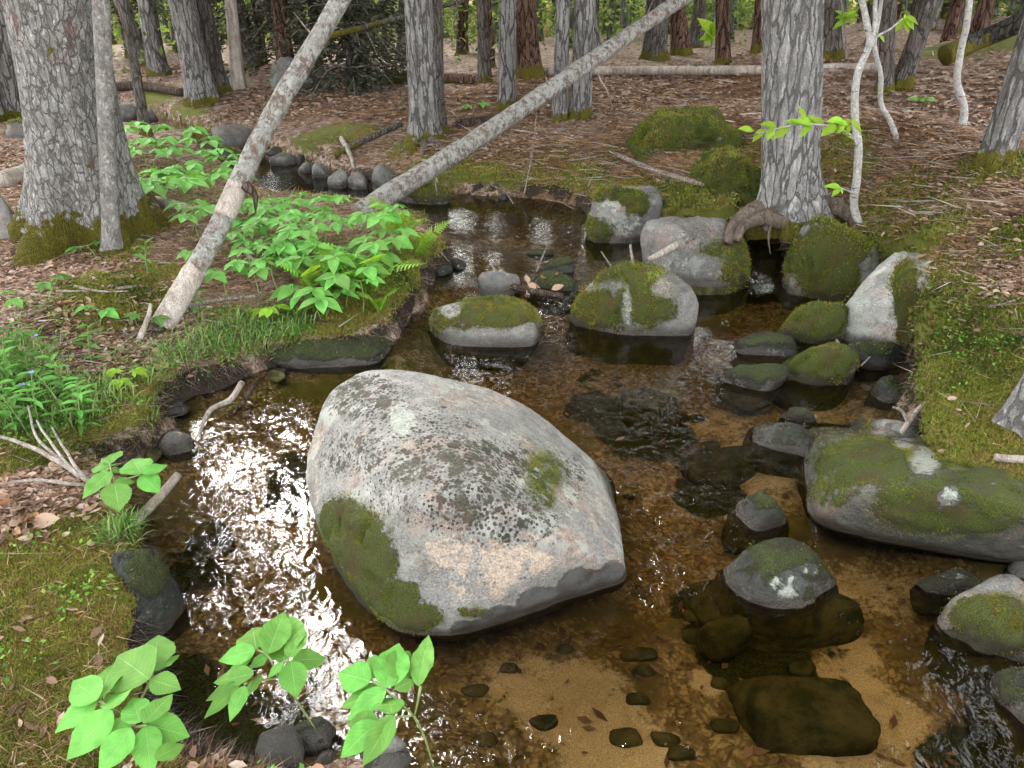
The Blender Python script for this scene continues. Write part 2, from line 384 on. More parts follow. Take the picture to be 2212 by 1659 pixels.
M['bark_dark'] = bark_mat('bark_dark', (.018,.016,.013), (.075,.068,.058), (.055,.045,.037), 30, .2, .2, (.12,.125,.10), .3)
M['bark_birch'] = bark_mat('bark_pale_sapling', (.34,.32,.29), (.66,.64,.60), (.52,.49,.44), 60, .8, .3, (.55,.57,.50), .0, white=.6, crk=.1)
M['bark_thin'] = bark_mat('bark_thin_grey', (.12,.11,.10), (.34,.32,.30), (.23,.21,.19), 50, .5, .6, (.46,.46,.42), .05, crk=.3)
M['log_lichen'] = bark_mat('bark_dead_log', (.10,.085,.07), (.27,.23,.20), (.20,.14,.115), 44, .5, .85, (.41,.42,.37), -9., red=.5, crk=.35)
M['deadwood'] = bark_mat('weathered_wood', (.16,.13,.105), (.40,.355,.31), (.30,.25,.205), 60, .08, .0, (.4,.4,.36), -9., depthv=.004, crk=.3)
M['darkwood'] = bark_mat('wet_wood', (.03,.022,.017), (.12,.09,.07), (.08,.056,.042), 60, .1, .05, (.2,.2,.17), -9., depthv=.004)
M['twig'] = bark_mat('twig_bark', (.10,.08,.065), (.28,.235,.20), (.20,.155,.125), 80, .2, .2, (.4,.4,.36), -9., depthv=.002)
M['root'] = bark_mat('root_bark', (.04,.03,.022), (.17,.135,.105), (.11,.085,.065), 70, .12, .25, (.3,.3,.26), -9., depthv=.006, crk=.25)

def leaf_mat(name, c1, c2, trans=.4, veins=True, var=.25, rough=.6):
    m = MAT(name); b = NB(m)
    col = b.mix(b.mr(b.noise(9, 3, .5), .35, .65), c1, c2)
    r = b.rnd()
    col = b.nd('ShaderNodeHueSaturation', {'Hue': b.mr(r, 0, 1, .485, .512), 'Value': b.mr(r, 0, 1, 1-var, 1+var), 'Color': col}).outputs[0]
    nr = None
    if veins:
        uv = b.uv(); s = b.sep(uv)
        ax = b.m('ABSOLUTE', b.m('SUBTRACT', s[0], .5))
        mid = b.mr(ax, .022, .006)
        ph = b.m('FRACT', b.m('MULTIPLY', b.m('SUBTRACT', s[1], b.m('MULTIPLY', ax, .55)), 9.))
        side = b.mr(b.m('ABSOLUTE', b.m('SUBTRACT', ph, .5)), .09, .02)
        vn = b.m('MAXIMUM', mid, b.m('MULTIPLY', side, .45))
        col = b.mix(b.m('MULTIPLY', vn, .42), col, (.42,.62,.26))
        fine = b.noise(55, 3, .6, uv)
        nr = b.bump(b.m('ADD', b.m('MULTIPLY', vn, -.7), b.m('MULTIPLY', fine, .5)), .5, .004)
        col = b.mix(b.m('MULTIPLY', b.mr(fine, .4, .7), .2), col, c1)
        col = b.mix(b.m('MULTIPLY', b.mr(b.noise(11, 5, .7, b.vadd(uv, b.vmul(b.pos(), (9, 9, 9)))), .66, .72), .75), col, (.17,.12,.035))
        col = b.mix(b.m('MULTIPLY', b.mr(b.noise(4, 3, .6, b.vmul(b.pos(), (6, 6, 6))), .4, .65), .35), col, tuple(x*.62 for x in c1))
    d = b.pbsdf(col, rough, nr, .18)
    t = b.nd('ShaderNodeBsdfTranslucent', {0: b.mix(1., col, (1.35, 1.2, .5), 'MULTIPLY')}).outputs[0]
    b.out(b.nd('ShaderNodeMixShader', {0: trans, 1: d, 2: t}).outputs[0])
    return m
M['leaf'] = leaf_mat('leaf_sarsaparilla', (.12,.325,.052), (.165,.40,.075), .25)
M['leaf_patch'] = leaf_mat('leaf_patch', (.12,.33,.055), (.175,.42,.08), .28)
M['leaf_lime'] = leaf_mat('leaf_beech', (.26,.46,.03), (.34,.56,.06), .5)
M['leaf_dark'] = leaf_mat('leaf_herb', (.075,.19,.035), (.13,.29,.05), .35)
M['fern'] = leaf_mat('fern_green', (.19,.40,.04), (.27,.50,.06), .4, veins=False)
def tint_mat(name, stops, trans=.3, rough=.7, attr='tint'):
    m = MAT(name); b = NB(m)
    col = b.ramp(b.attr(attr), stops)
    d = b.pbsdf(col, rough, None, .15)
    if trans > 0:
        t = b.nd('ShaderNodeBsdfTranslucent', {0: col}).outputs[0]
        d = b.nd('ShaderNodeMixShader', {0: trans, 1: d, 2: t}).outputs[0]
    b.out(d); return m
M['moss'] = tint_mat('moss_tufts', [(0,(.06,.08,.015)), (.3,(.16,.185,.027)), (.55,(.22,.235,.036)), (.75,(.25,.165,.05)), (.88,(.15,.09,.033)), (1,(.25,.32,.05))], .3)
M['needles'] = tint_mat('pine_needles', [(0,(.07,.036,.018)), (.4,(.20,.105,.05)), (.75,(.33,.20,.11)), (1,(.44,.33,.22))], 0)
M['litter'] = tint_mat('dead_leaf', [(0,(.085,.05,.032)), (.3,(.20,.12,.076)), (.55,(.31,.20,.135)), (.8,(.40,.28,.20)), (.95,(.48,.38,.31)), (1,(.36,.18,.085))], .15)
M['green'] = tint_mat('small_green', [(0,(.05,.13,.025)), (.5,(.12,.27,.04)), (1,(.25,.42,.06))], .35)
M['grass'] = tint_mat('grass_blade', [(0,(.06,.14,.03)), (.6,(.16,.30,.06)), (1,(.34,.34,.16))], .3)
M['crown'] = tint_mat('crown_foliage', [(0,(.02,.04,.010)), (.5,(.05,.095,.02)), (1,(.10,.17,.035))], .35)
M['farleaf'] = tint_mat('far_foliage', [(0,(.03,.06,.013)), (.5,(.11,.175,.035)), (1,(.30,.38,.07))], .5)
M['conifer'] = tint_mat('conifer_sprays', [(0,(.022,.027,.014)), (.5,(.05,.056,.032)), (1,(.095,.09,.065))], .1)
M['twiglitter'] = tint_mat('twig_litter', [(0,(.05,.036,.028)), (.5,(.19,.145,.115)), (.85,(.33,.285,.25)), (1,(.45,.42,.38))], 0)
M['roots'] = tint_mat('rootlets', [(0,(.012,.009,.007)), (.6,(.05,.036,.026)), (1,(.22,.18,.14))], 0)
def simple(name, col, rough=.6):
    m = MAT(name); b = NB(m)
    c = b.mix(b.mr(b.noise(60, 3), .35, .65), tuple(x*.7 for x in col), col)
    b.out(b.pbsdf(c, rough)); return m
M['stem'] = simple('stem_green', (.20,.26,.09))
M['stem_brown'] = simple('stem_brown', (.13,.085,.045))
M['petal'] = simple('petal_blue', (.22,.24,.62))
M['cavity'] = simple('cavity_soil', (.01,.008,.006), .95)
# ------------------------------------------------------------------ the lie of the land
SHORE = [(900,1690),(760,1640),(600,1615),(430,1600),(390,1560),(370,1500),(330,1430),(310,1370),(300,1290),(295,1240),(295,1190),(290,1140),
 (250,1095),(190,1060),(185,1030),(260,1010),(335,985),(365,930),(385,880),(430,855),(500,835),(600,800),(720,785),(830,765),(865,720),
 (880,690),(915,650),(950,620),(985,590),(975,570),(955,545),(930,500),(870,470),(780,455),(690,450),(610,442),(560,422),(520,396),
 (470,362),(400,325),(300,300),(200,290),(60,285),(-300,290),(-300,236),(60,242),(200,240),(310,252),(420,280),(520,306),(590,336),
 (640,352),(700,368),(780,398),(850,415),(960,432),(1100,440),(1180,444),(1240,458),(1262,480),(1300,520),(1400,530),(1480,540),
 (1575,545),(1590,505),(1640,480),(1690,490),(1700,560),(1720,610),(1800,625),(1890,640),(1965,690),(1970,760),(1955,800),(1945,840),(1950,875),
 (1960,900),(1975,950),(2000,1000),(2010,1100),(2060,1150),(2150,1185),(2240,1220),(2450,1280),(2750,1500),(2750,1950),(2100,1990),(1400,1980),(1050,1850)]
SP = np.array([at_z(x, y, 0.0)[:2] for x, y in SHORE])
def sdist(x, y):
    """signed distance to the shore line: negative over water"""
    x = np.asarray(x, float); y = np.asarray(y, float); sh = x.shape
    x = x.ravel(); y = y.ravel()
    d2 = np.full(x.size, 1e9); ins = np.zeros(x.size, bool)
    n = len(SP)
    for k in range(n):
        ax, ay = SP[k]; bx, by = SP[(k+1) % n]
        ex, ey = bx-ax, by-ay; L = ex*ex+ey*ey+1e-12
        t = np.clip(((x-ax)*ex+(y-ay)*ey)/L, 0, 1)
        d2 = np.minimum(d2, (x-ax-t*ex)**2+(y-ay-t*ey)**2)
        c = ((ay > y) != (by > y)); c &= x < (bx-ax)*(y-ay)/(by-ay+1e-12)+ax
        ins ^= c
    d = np.sqrt(d2); return np.where(ins, -d, d).reshape(sh)
_dam = np.array([at_z(x, y, 0.03)[:2] for x, y in [(700,660),(880,655),(1000,640),(1215,668),(1330,610),(1420,575),(1500,505),(1600,470)]])
def wlevel(x, y):
    s = np.asarray(y) - np.interp(x, _dam[:, 0], _dam[:, 1]); return .06*sstep(-.12, .10, s)
# heights of dry land, read where it meets things of known size
CPP = [(100,1250,.30),(250,1250,.27),(60,1560,.30),(250,1640,.16),(600,1655,.10),(850,1680,.08),(60,1000,.34),(250,860,.26),(100,650,.32),(330,700,.24),(520,740,.17),(700,690,.20),(880,600,.24),
 (600,520,.24),(250,480,.36),(30,420,.36),(420,405,.2),(700,485,.12),(430,230,.34),(60,150,.35),(500,150,.42),(700,190,.40),(800,340,.22),(950,300,.34),(1100,380,.27),(1000,220,.45),(850,150,.5),
 (1250,300,.42),(1150,170,.58),(1400,120,.72),(1350,380,.30),(1480,440,.36),(1500,330,.46),(1600,240,.66),(1720,440,.44),(1850,380,.56),(1900,240,.90),(2100,330,.80),(2150,170,1.30),(1800,100,1.05),
 (2050,480,.58),(2150,600,.52),(1950,560,.42),(2060,700,.40),(2000,800,.30),(2150,880,.42),(2100,980,.38),(2200,1100,.34),(1880,520,.40),
 (700,90,.55),(300,100,.5),(1100,100,.5)]
CPW = [(*at_z(x, y, z)[:2], z) for x, y, z in CPP] + [(-9,14,.35),(-14,30,-1.2),(0,30,-1.2),(14,30,-.2),(9,16,1.1),(6,9,1.25),(3,18,.4),(-3,18,.1),(-9,20,-.2),(5,4,.7),(4,1.5,.45),(3,-1,.35),(0,0,.12),(-2,0,.25),(0,-5,.4),(-6,2,.5),(-6,6,.5),(30,60,-2.),(0,60,-4.),(-30,60,-4),(-30,0,1),(30,0,2.5),(0,-40,1),(-10,10,.55)]
CPW = np.array(CPW)
def base_h(x, y):
    x = np.asarray(x, float); sh = x.shape; x = x.ravel(); y = np.asarray(y, float).ravel()
    num = 0; den = 0
    for cx, cy, cz in CPW:
        w = 1/((x-cx)**2+(y-cy)**2+.02)**1.6; num = num+w*cz; den = den+w
    return (num/den).reshape(sh)
MOUNDS = [(*at_z(px, py, z)[:2], r, h) for px, py, z, r, h in [(240,630,.3,.40,.07),(290,850,.25,.28,.06),(60,830,.3,.3,.05),(200,1180,.3,.35,.07),(850,570,.22,.32,.09),
  (720,600,.2,.3,.05),(1570,385,.45,.34,.17),(1420,420,.36,.45,.08),(1180,395,.27,.4,.05),(1010,355,.3,.4,.07),(720,290,.3,.5,.1),(400,260,.3,.6,.12),(1250,240,.45,.3,.06),
  (1900,470,.5,.5,.08),(2050,640,.45,.4,.10),(2080,800,.4,.35,.07),(1990,600,.4,.3,.06),(1050,190,.6,.7,.16),(1130,165,.6,.8,.12),(2180,560,.6,.3,.1),(1780,330,.6,.35,.12),(2110,420,.6,.35,.08)]]
PIT = at_z(1652, 516, .18)[:2]
def H(x, y, sd=None):
    x = np.asarray(x, float); y = np.asarray(y, float)
    if sd is None: sd = sdist(x, y)
    sdn = sd + .05*n2(x, y, 2.6, 2, 7.) + .045*n2(x, y, 7., 3, 3.) + .016*n2(x, y, 25., 2, 5.)
    wl = wlevel(x, y)
    b = base_h(x, y) + .035*n2(x, y, 2.3, 4, 1.) + .012*n2(x, y, 11., 3, 2.) + .10*n2(x, y, .35, 3, 9.)*sstep(6, 14, y)
    for mx, my, r, h in MOUNDS:
        b = b + h*np.exp(-((x-mx)**2+(y-my)**2)/(r*r)*1.4)
    land = wl + (b-wl)*(.62*sstep(-.02, .11, sdn)+.38*sstep(.05, .75, sdn)) - .02
    land = land - .6*np.exp(-(((x-PIT[0])/.22)**2+((y-PIT[1])/.25)**2)**2)
    dd = np.clip(-sdn, 0, 9)
    bed = wl - .03 - .10*sstep(0, .35, dd) - .04*sstep(.3, 1., dd) + .03*n2(x, y, 2.6, 3, 4.) + .012*n2(x, y, 9., 3, 6.)
    return np.where(sdn > -.02, np.maximum(land, wl-.03), bed)
def H1(x, y): return float(H(np.array([x]), np.array([y]))[0])
def ground(px, py, lift=0., water=True):
    """point where the ray through a pixel meets the ground or the water"""
    d = ray(px, py)
    t = np.concatenate([np.linspace(.7, 6, 500), np.linspace(6.01, 50, 900)])
    P = CAM + d*t[:, None]
    h = H(P[:, 0], P[:, 1])
    if water: h = np.maximum(h, wlevel(P[:, 0], P[:, 1]))
    below = np.nonzero(P[:, 2] < h+lift)[0]
    if len(below) == 0 or below[0] == 0: return at_z(px, py, .4+lift)
    k = below[0]; a = P[k-1, 2]-(h[k-1]+lift); c = (h[k]+lift)-P[k, 2]
    u = a/(a+c+1e-9); return P[k-1]*(1-u)+P[k]*u

# moss, needles, sand, algae and dark-painted bed: where they grow or lie (pixel, radius in metres, strength)
def W(lst): 
    out = []
    for px, py, r, v in lst:
        g = ground(px, py); out.append((g[0], g[1], r, v))
    return out
MOSS = W([(100,1200,.30,1),(230,1230,.28,1),(80,1350,.35,1),(200,1330,.22,.9),(60,1580,.35,.9),(250,1640,.2,1),(560,1645,.15,1),(760,1655,.12,1),(60,1010,.2,.8),(40,980,.2,.8),
 (260,850,.22,.8),(330,880,.15,.9),(200,800,.2,.55),(240,630,.34,1),(170,660,.2,.8),(320,590,.2,.7),(150,470,.35,1),(300,470,.3,1),(250,540,.2,.8),(60,500,.2,.5),
 (850,590,.28,1),(900,560,.2,1),(720,690,.2,1),(780,650,.25,1),(640,705,.18,.9),(500,700,.2,.4),(700,290,.4,1),(760,280,.35,.9),(400,250,.5,1),(330,210,.5,.8),(520,280,.3,.5),
 (950,300,.3,.8),(890,310,.3,.8),(950,360,.35,1),(1050,375,.35,1),(1150,395,.35,1),(1250,390,.35,1),(1350,410,.3,1),(1430,430,.4,1),(1480,400,.3,1),(1540,440,.3,.9),(1570,370,.38,1),
 (1000,410,.25,1),(1100,415,.25,1),(1200,425,.25,1),(1250,250,.25,.9),(1600,340,.3,.8),(1040,330,.4,.45),(1200,350,.5,.45),(1800,330,.3,.8),(1820,390,.25,.7),(1900,440,.35,.8),(1960,470,.3,.6),
 (1990,540,.3,.9),(2060,500,.2,.7),(2030,640,.25,.8),(1980,650,.25,1),(2000,720,.3,1),(2090,730,.3,1),(2180,720,.25,.9),(2050,800,.3,1),(2130,830,.3,1),(2020,870,.25,1),(2100,930,.3,1),(2180,1000,.3,.9),
 (2200,1080,.3,.8),(2200,510,.15,1),(2040,450,.15,.8),(2050,105,.8,.8),(2130,80,.9,.8),(2170,350,.25,1),(1430,120,.3,.9),(1000,175,.5,.4),(60,250,.6,.8),(20,190,.6,.6),(450,195,.4,.9),(1880,560,.2,.7),
 (880,640,.2,.9),(1300,330,.3,.5),(1780,560,.3,.7),(1920,500,.2,.6),(1830,470,.2,.6)])
NEED = W([(1400,300,1.2,1),(1250,330,.8,.9),(1500,220,1.2,.8),(1130,200,1.2,1),(700,230,1.,.7),(1050,300,.8,.8),(2000,560,.5,.7),(1900,300,.8,.5),(850,230,.8,.7),(1980,420,.5,.6)])
SAND = W([(1250,1450,.22,1),(1330,1560,.20,1),(1130,1400,.15,.8),(1700,1420,.13,1),(1850,1400,.16,1),(1950,1480,.15,.9),(1860,1330,.10,1),(1900,1600,.2,.8),(1650,950,.3,.8),(1560,850,.25,.6),(1800,870,.3,.6),
 (1750,1000,.25,.7),(1850,1200,.15,.6),(1950,1230,.12,.6),(1500,480,.3,.5),(1100,480,.3,.5),(1200,500,.4,.4),(1600,720,.3,.4),(880,790,.3,.4),(1540,1390,.07,1.),(1450,1000,.2,.4)])
ALG_SHADE = W([(650,395,.7,1.),(570,375,.6,1.),(750,415,.5,.9),(480,330,.6,1.),(820,440,.4,.7),(1650,560,.3,1),(1660,600,.25,.9),(1650,530,.3,1),(1400,870,.3,.8),(1300,820,.25,.7),(1540,1000,.18,1),(630,1015,.16,.9),(1690,1520,.0,.9),(1650,1330,.22,.95),(1560,1240,.2,.7),(1800,1330,.12,.5),(400,1200,.2,.6),(350,1500,.25,.7),(1650,780,.25,.6),(560,1520,.18,.7),(2150,1600,.2,.8),(1300,760,.2,.5)])  # algae, plus dark bed painted for hollow shade and deep upstream water
def blobs(x, y, L):
    v = np.zeros(np.shape(x))
    for bx, by, r, s in L:
        if r > 0: v = np.maximum(v, s*sstep(1.25, .45, np.sqrt((x-bx)**2+(y-by)**2)/r))
    return v

# ------------------------------------------------------------------ ground sheet
def polar(r0, r1, fine0, fine1, df, dc, nfront, nback, half=52):
    rs = [r0]
    while rs[-1] < r1:
        r = rs[-1]; rs.append(r*(1+(df if fine0 < r < fine1 else dc)))
    rs = np.array(rs)
    h = math.radians(half)
    th = np.linspace(-h, h, nfront)
    if nback: th = np.concatenate([th, np.linspace(h, 2*math.pi-h, nback+2)[1:-1]])
    return rs, th
rs, th = polar(.3, 130, 1.0, 8.5, .0064, .017, 510, 46)
RR, TT = np.meshgrid(rs, th, indexing='ij')
gx, gy = RR*np.sin(TT), RR*np.cos(TT)
gsd = sdist(gx, gy)
gz = H(gx, gy, gsd)
# overhanging turf: the lip of the bank leans out over the water
e = .03
nx = (sdist(gx+e, gy)-gsd)/e; ny = (sdist(gx, gy+e)-gsd)/e
gwl = wlevel(gx, gy)
lip = .09*sstep(.08, .17, gz-gwl)*sstep(.45, .05, gsd)*sstep(-.02, .03, gsd)*np.clip(.55+1.3*n2(gx, gy, 3.2, 3, 8.), 0, 1.5)
gxo, gyo = gx - nx*lip, gy - ny*lip
rough = .006*n2(gx, gy, 40., 3, 2.2)*sstep(-.05, .05, gsd)
gmoss = np.maximum(blobs(gx, gy, MOSS), .8*sstep(.30, .08, gsd)*sstep(7.5, 6., RR)*sstep(.0, .3, n2(gx, gy, 1.4, 3, 4.4)+.25))
steep = sstep(.0, .02, gsd)*sstep(.17, .05, gsd)*sstep(.16, .08, gz-gwl)*sstep(9., 6.5, RR)
gmoss = np.maximum(gmoss, .75*steep*np.clip(.3-1.2*n2(gx, gy, 4.5, 3, 21.), 0, 1))*sstep(.0, .05, gz-gwl-.02)
gsoil = np.maximum(steep, sstep(.03, -.0, np.abs(gsd-.01)))*np.clip(.62+1.1*n2(gx, gy, 4.5, 3, 21.), 0, 1)
gsoil = np.maximum(gsoil, blobs(gx, gy, [(PIT[0], PIT[1], .34, 1.)]))  # near-black soil here also paints in the hollow's shade
gmoss = gmoss*(1-.95*gsoil)
gxo = gxo + .012*steep*n2(gx, gy, 30., 2, 3.); gyo = gyo + .012*steep*n2(gx, gy, 30., 2, 6.)
GV = np.stack([gxo, gyo, gz+rough*2.2*(.5+gmoss)], -1).reshape(-1, 3)
nr_, nt_ = RR.shape
GV = np.vstack([GV, [[0, 0, H1(0, 0)]]])
ctr = np.stack([np.full(nt_, nr_*nt_), (np.arange(nt_)+1) % nt_, np.arange(nt_)], 1)
def ex(a, v=0.): return np.append(a.ravel(), v)
gbed = sstep(.005, -.005, gz-gwl+.012)
gneed = blobs(gx, gy, NEED); gsand = blobs(gx, gy, SAND); galg_shade = blobs(gx, gy, ALG_SHADE)
gme = new_mesh('ground', GV, [grid_faces(nr_, nt_, True), ctr], M['ground'], True,
   dict(moss=ex(gmoss), soil=ex(gsoil), bed=ex(gbed), needle=ex(gneed), sand=ex(gsand), algae=ex(galg_shade)))
ground_o = add('ground', gme, label='forest floor of leaf litter and moss with the brown stream bed', kind='structure')

# ------------------------------------------------------------------ water
RIP = [(x, y, r, v) for x, y, r, v in W([(470,980,.14,.6),(510,1080,.15,.85),(545,1180,.15,.85),(585,1270,.14,.8),(500,1180,.12,.7),(640,1350,.15,.2),
 (1210,690,.15,2.),(1212,665,.1,2.),(1230,740,.2,.9),(1260,800,.22,.7),(1300,880,.18,.5),(1340,960,.17,.5),(1320,1040,.2,.8),(1400,1010,.25,.5),(1440,1120,.2,.7),(1450,1210,.2,1.),(1400,1280,.12,.8),(1540,1110,.2,.7),(1500,1200,.18,.8),
 (1400,760,.3,.2),(1560,900,.3,.08),(1700,1020,.15,.5),(1680,1060,.1,.7),(1870,1290,.16,.9),(1960,1290,.15,.8),(1970,1360,.14,.8),(1960,1430,.12,.6),(1000,1560,.22,.8),(1080,1620,.2,.8),(950,1480,.15,.5),(1480,1650,.2,.5),
 (1940,1640,.15,.3),(1000,660,.2,.6),(880,740,.25,.4),(1230,600,.2,.8),(1190,620,.2,.6),(1050,480,.7,.12),(700,390,.6,.12),(430,1330,.12,.5),(560,1430,.2,.15),(560,900,.2,.12),(700,880,.2,.1),(1650,1200,.15,.5),(1800,1180,.1,.5)])]
rs2, th2 = polar(.7, 17, .9, 6.5, .0060, .012, 520, 0, 50)
R2, T2 = np.meshgrid(rs2, th2, indexing='ij')
wx, wy = R2*np.sin(T2), R2*np.cos(T2)
wsd = sdist(wx, wy); wz = wlevel(wx, wy)
wrip = np.zeros(wx.shape)
for bx, by, r_, v_ in RIP:
    q_ = ((wx-bx)**2+(wy-by)**2)/(r_*r_*1.2); wrip = np.maximum(wrip, v_*np.exp(-q_))
wrip = wrip*np.clip(1+.7*n2(wx, wy, 3.5, 3, 12.), .2, 1.6)
a1 = fbm(np.stack([wx.ravel()*13+wy.ravel()*4, wy.ravel()*9-wx.ravel()*3, wx.ravel()*0+.5], 1), 2).reshape(wx.shape)
a2 = fbm(np.stack([wx.ravel()*26-wy.ravel()*7, wy.ravel()*20+wx.ravel()*6, wx.ravel()*0+2.5], 1), 2).reshape(wx.shape)
wz = wz + wrip*(.0085*a1+.0032*a2) + .0005*a1
wdep = np.clip(wlevel(wx, wy)-H(wx, wy, wsd), 0.0, .5)
keep = wsd < .16
Fw = grid_faces(*wx.shape)
Fw = Fw[keep.ravel()[Fw].all(1)]
used = np.unique(Fw); rem = np.full(wx.size, -1); rem[used] = np.arange(len(used))
wme = new_mesh('water', np.stack([wx, wy, wz], -1).reshape(-1, 3)[used], rem[Fw], M['water'], True, dict(rip=wrip.ravel()[used], depth=wdep.ravel()[used]))
add('stream_water', wme, label='clear tea-brown stream water rippling over sand and stones', kind='structure')
# ------------------------------------------------------------------ rocks
_ico = {}; MOSSY = []
def ico(level):
    if level not in _ico:
        bm = bmesh.new(); bmesh.ops.create_icosphere(bm, subdivisions=level, radius=1.)
        bm.verts.ensure_lookup_table()
        V = np.array([v.co[:] for v in bm.verts]); F = np.array([[v.index for v in f.verts] for f in bm.faces], np.int32)
        bm.free(); _ico[level] = (V/np.linalg.norm(V, axis=1)[:, None], F)
    return _ico[level]
def vnormals(V, F):
    n = np.cross(V[F[:, 1]]-V[F[:, 0]], V[F[:, 2]]-V[F[:, 0]]); N = np.zeros_like(V)
    for k in range(3): np.add.at(N, F[:, k], n)
    return N/(np.linalg.norm(N, axis=1)[:, None]+1e-12)
def paint(Vw, N, specs, top=None):
    """specs: (px,py,rx,ry,val) blobs seen on the rock, in photograph pixels; only on faces turned this way"""
    pp, zc = proj(Vw); v = np.zeros(len(Vw))
    fac = sstep(-.15, .15, np.einsum('ij,ij->i', N, (CAM-Vw)/np.linalg.norm(CAM-Vw, axis=1)[:, None]))
    for px, py, rx, ry, val in specs:
        q = np.sqrt(((pp[:, 0]-px)/rx)**2+((pp[:, 1]-py)/ry)**2)
        v = np.maximum(v, val*sstep(1.3, .6, q)*fac)
    return v
def finish_rock(name, label, Vw, F, mat, loc, cat='rock', group=None, moss=(), dark=(), tan=(), pale=(), topmoss=0., topmin=.45, dark0=0., stain=()):
    N = vnormals(Vw, F)
    up = topmoss*sstep(topmin, topmin+.35, N[:, 2]) if topmoss else 0
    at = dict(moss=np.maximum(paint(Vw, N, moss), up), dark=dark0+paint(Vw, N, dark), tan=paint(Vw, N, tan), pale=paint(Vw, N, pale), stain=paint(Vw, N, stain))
    # painted bare patches push the moss back
    at['moss'] = np.clip(at['moss']-1.2*at['pale']-1.2*at['tan'], 0, 1)
    MOSSY.append((Vw, N, at['moss']*(Vw[:, 2] > loc[2]+.02)*(.25 if mat == 'darkstone' else 1.), np.ptp(Vw[:, 0])*np.ptp(Vw[:, 2])*4/len(Vw)))
    # moss cushions swell a little
    Vw = Vw + N*(.014*sstep(.3, .8, at['moss'])*np.clip(1+1.3*fbm(Vw*26, 3), 0, 2.5))[:, None]
    return add(name, new_mesh(name, Vw-np.asarray(loc), F, M[mat], True, at), loc=loc, label=label, cat=cat, group=group)
def planes_shape(D, planes, p):
    S = np.zeros(len(D))
    for n, h in planes: S += np.maximum(0, D @ n / h)**p
    return S**(-1/p)
def rock(label, x0, x1, yt, yb, mat='granite', zw=None, dr=.8, seed=0, p=8, sink=.35, level=4, yaw=0., peak=(0, 0), name='stone', rough=.09, nplanes=16, group=None, cat='rock', flat=None, **kw):
    """a stone from its outline: left, right, top and waterline pixels; distance from where it meets water or ground"""
    r = np.random.default_rng(seed+101)
    xc = (x0+x1)/2
    if zw is None: P = ground(xc, yb)
    else: P = at_z(xc, yb, zw)
    zc = P[2]
    w = (x1-x0)/FPX*depth(P)*1.03
    bY = w/2*dr
    al = math.atan2(CAMZ-zc, P[1]); sa, ca = math.sin(al), math.cos(al)
    T = (yb-yt)/FPX*depth(P)*(1+.5*(yb-yt)/FPX)
    bY = min(bY, T/(2*sa)*.86)
    h = math.sqrt(max((T-bY*sa)**2-(bY*sa)**2, 1e-4))/ca
    if flat is not None: bY = T/(2*sa); h = flat
    C = np.array([P[0]*(P[1]+bY)/P[1], P[1]+bY, zc])
    a = h*(1+sink)*1.0; cz = zc-h*sink
    D, F = ico(level)
    pl = []
    for k in range(nplanes):
        n = r.normal(size=3); n /= np.linalg.norm(n); pl.append((n, r.uniform(.72, 1.0)))
    for s in (-1, 1):
        pl += [(np.array([s, 0, 0.]), 1.0), (np.array([0, s, 0.]), 1.0), (np.array([0, 0, s*1.]), 1.0)]
    rad = planes_shape(D, pl, p)
    V = D*rad[:, None]
    sx = np.abs(V[:, 0]).max(); sy = np.abs(V[:, 1]).max(); sz = V[:, 2].max()
    V = V/np.array([sx, sy, sz])
    V = V*(1+rough*fbm(V*2.2+seed, 4)+rough*.35*fbm(V*8+seed, 4))[:, None]
    V[:, 0] += peak[0]*V[:, 2]; V[:, 1] += peak[1]*V[:, 2]
    wf = 1/math.sqrt(max(.3, 1-(sink/(1+sink))**2))
    V = V*np.array([w/2*min(wf, 1.12), bY, a])
    c, s_ = math.cos(yaw), math.sin(yaw)
    if yaw: V[:, 0], V[:, 1] = V[:, 0]*c-V[:, 1]*s_, V[:, 0]*s_+V[:, 1]*c
    Vw = V + np.array([C[0], C[1], cz])
    return finish_rock(name, label, Vw, F, mat, (C[0], C[1], zc), cat, group, **kw)
def hull_rock(label, pts, mat, level=6, p=16, rough=.03, name='boulder', cat='boulder', **kw):
    pts = np.array(pts, float); ctr = pts.mean(0); ctr[2] = pts[:, 2].min()*.5+pts[:, 2].max()*.5
    bm = bmesh.new()
    for q in pts-ctr: bm.verts.new(q)
    bmesh.ops.convex_hull(bm, input=bm.verts); bm.normal_update()
    pl = []
    for f in bm.faces:
        n = np.array(f.normal[:]); h = float(n @ np.array(f.verts[0].co[:]))
        if h < 0: n, h = -n, -h
        if h > 1e-4 and not any(abs(n @ m - 1) < 1e-3 and abs(h-g) < 1e-3 for m, g in pl): pl.append((n, h))
    bm.free()
    D, F = ico(level)
    V = D*planes_shape(D, pl, p)[:, None]*1.03
    V = V*(1+rough*fbm(V*5+3, 5)+rough*.35*fbm(V*22, 4))[:, None]
    Vw = V+ctr
    base = (ctr[0], ctr[1], 0.)
    return finish_rock(name, label, Vw, F, mat, base, cat, **kw)

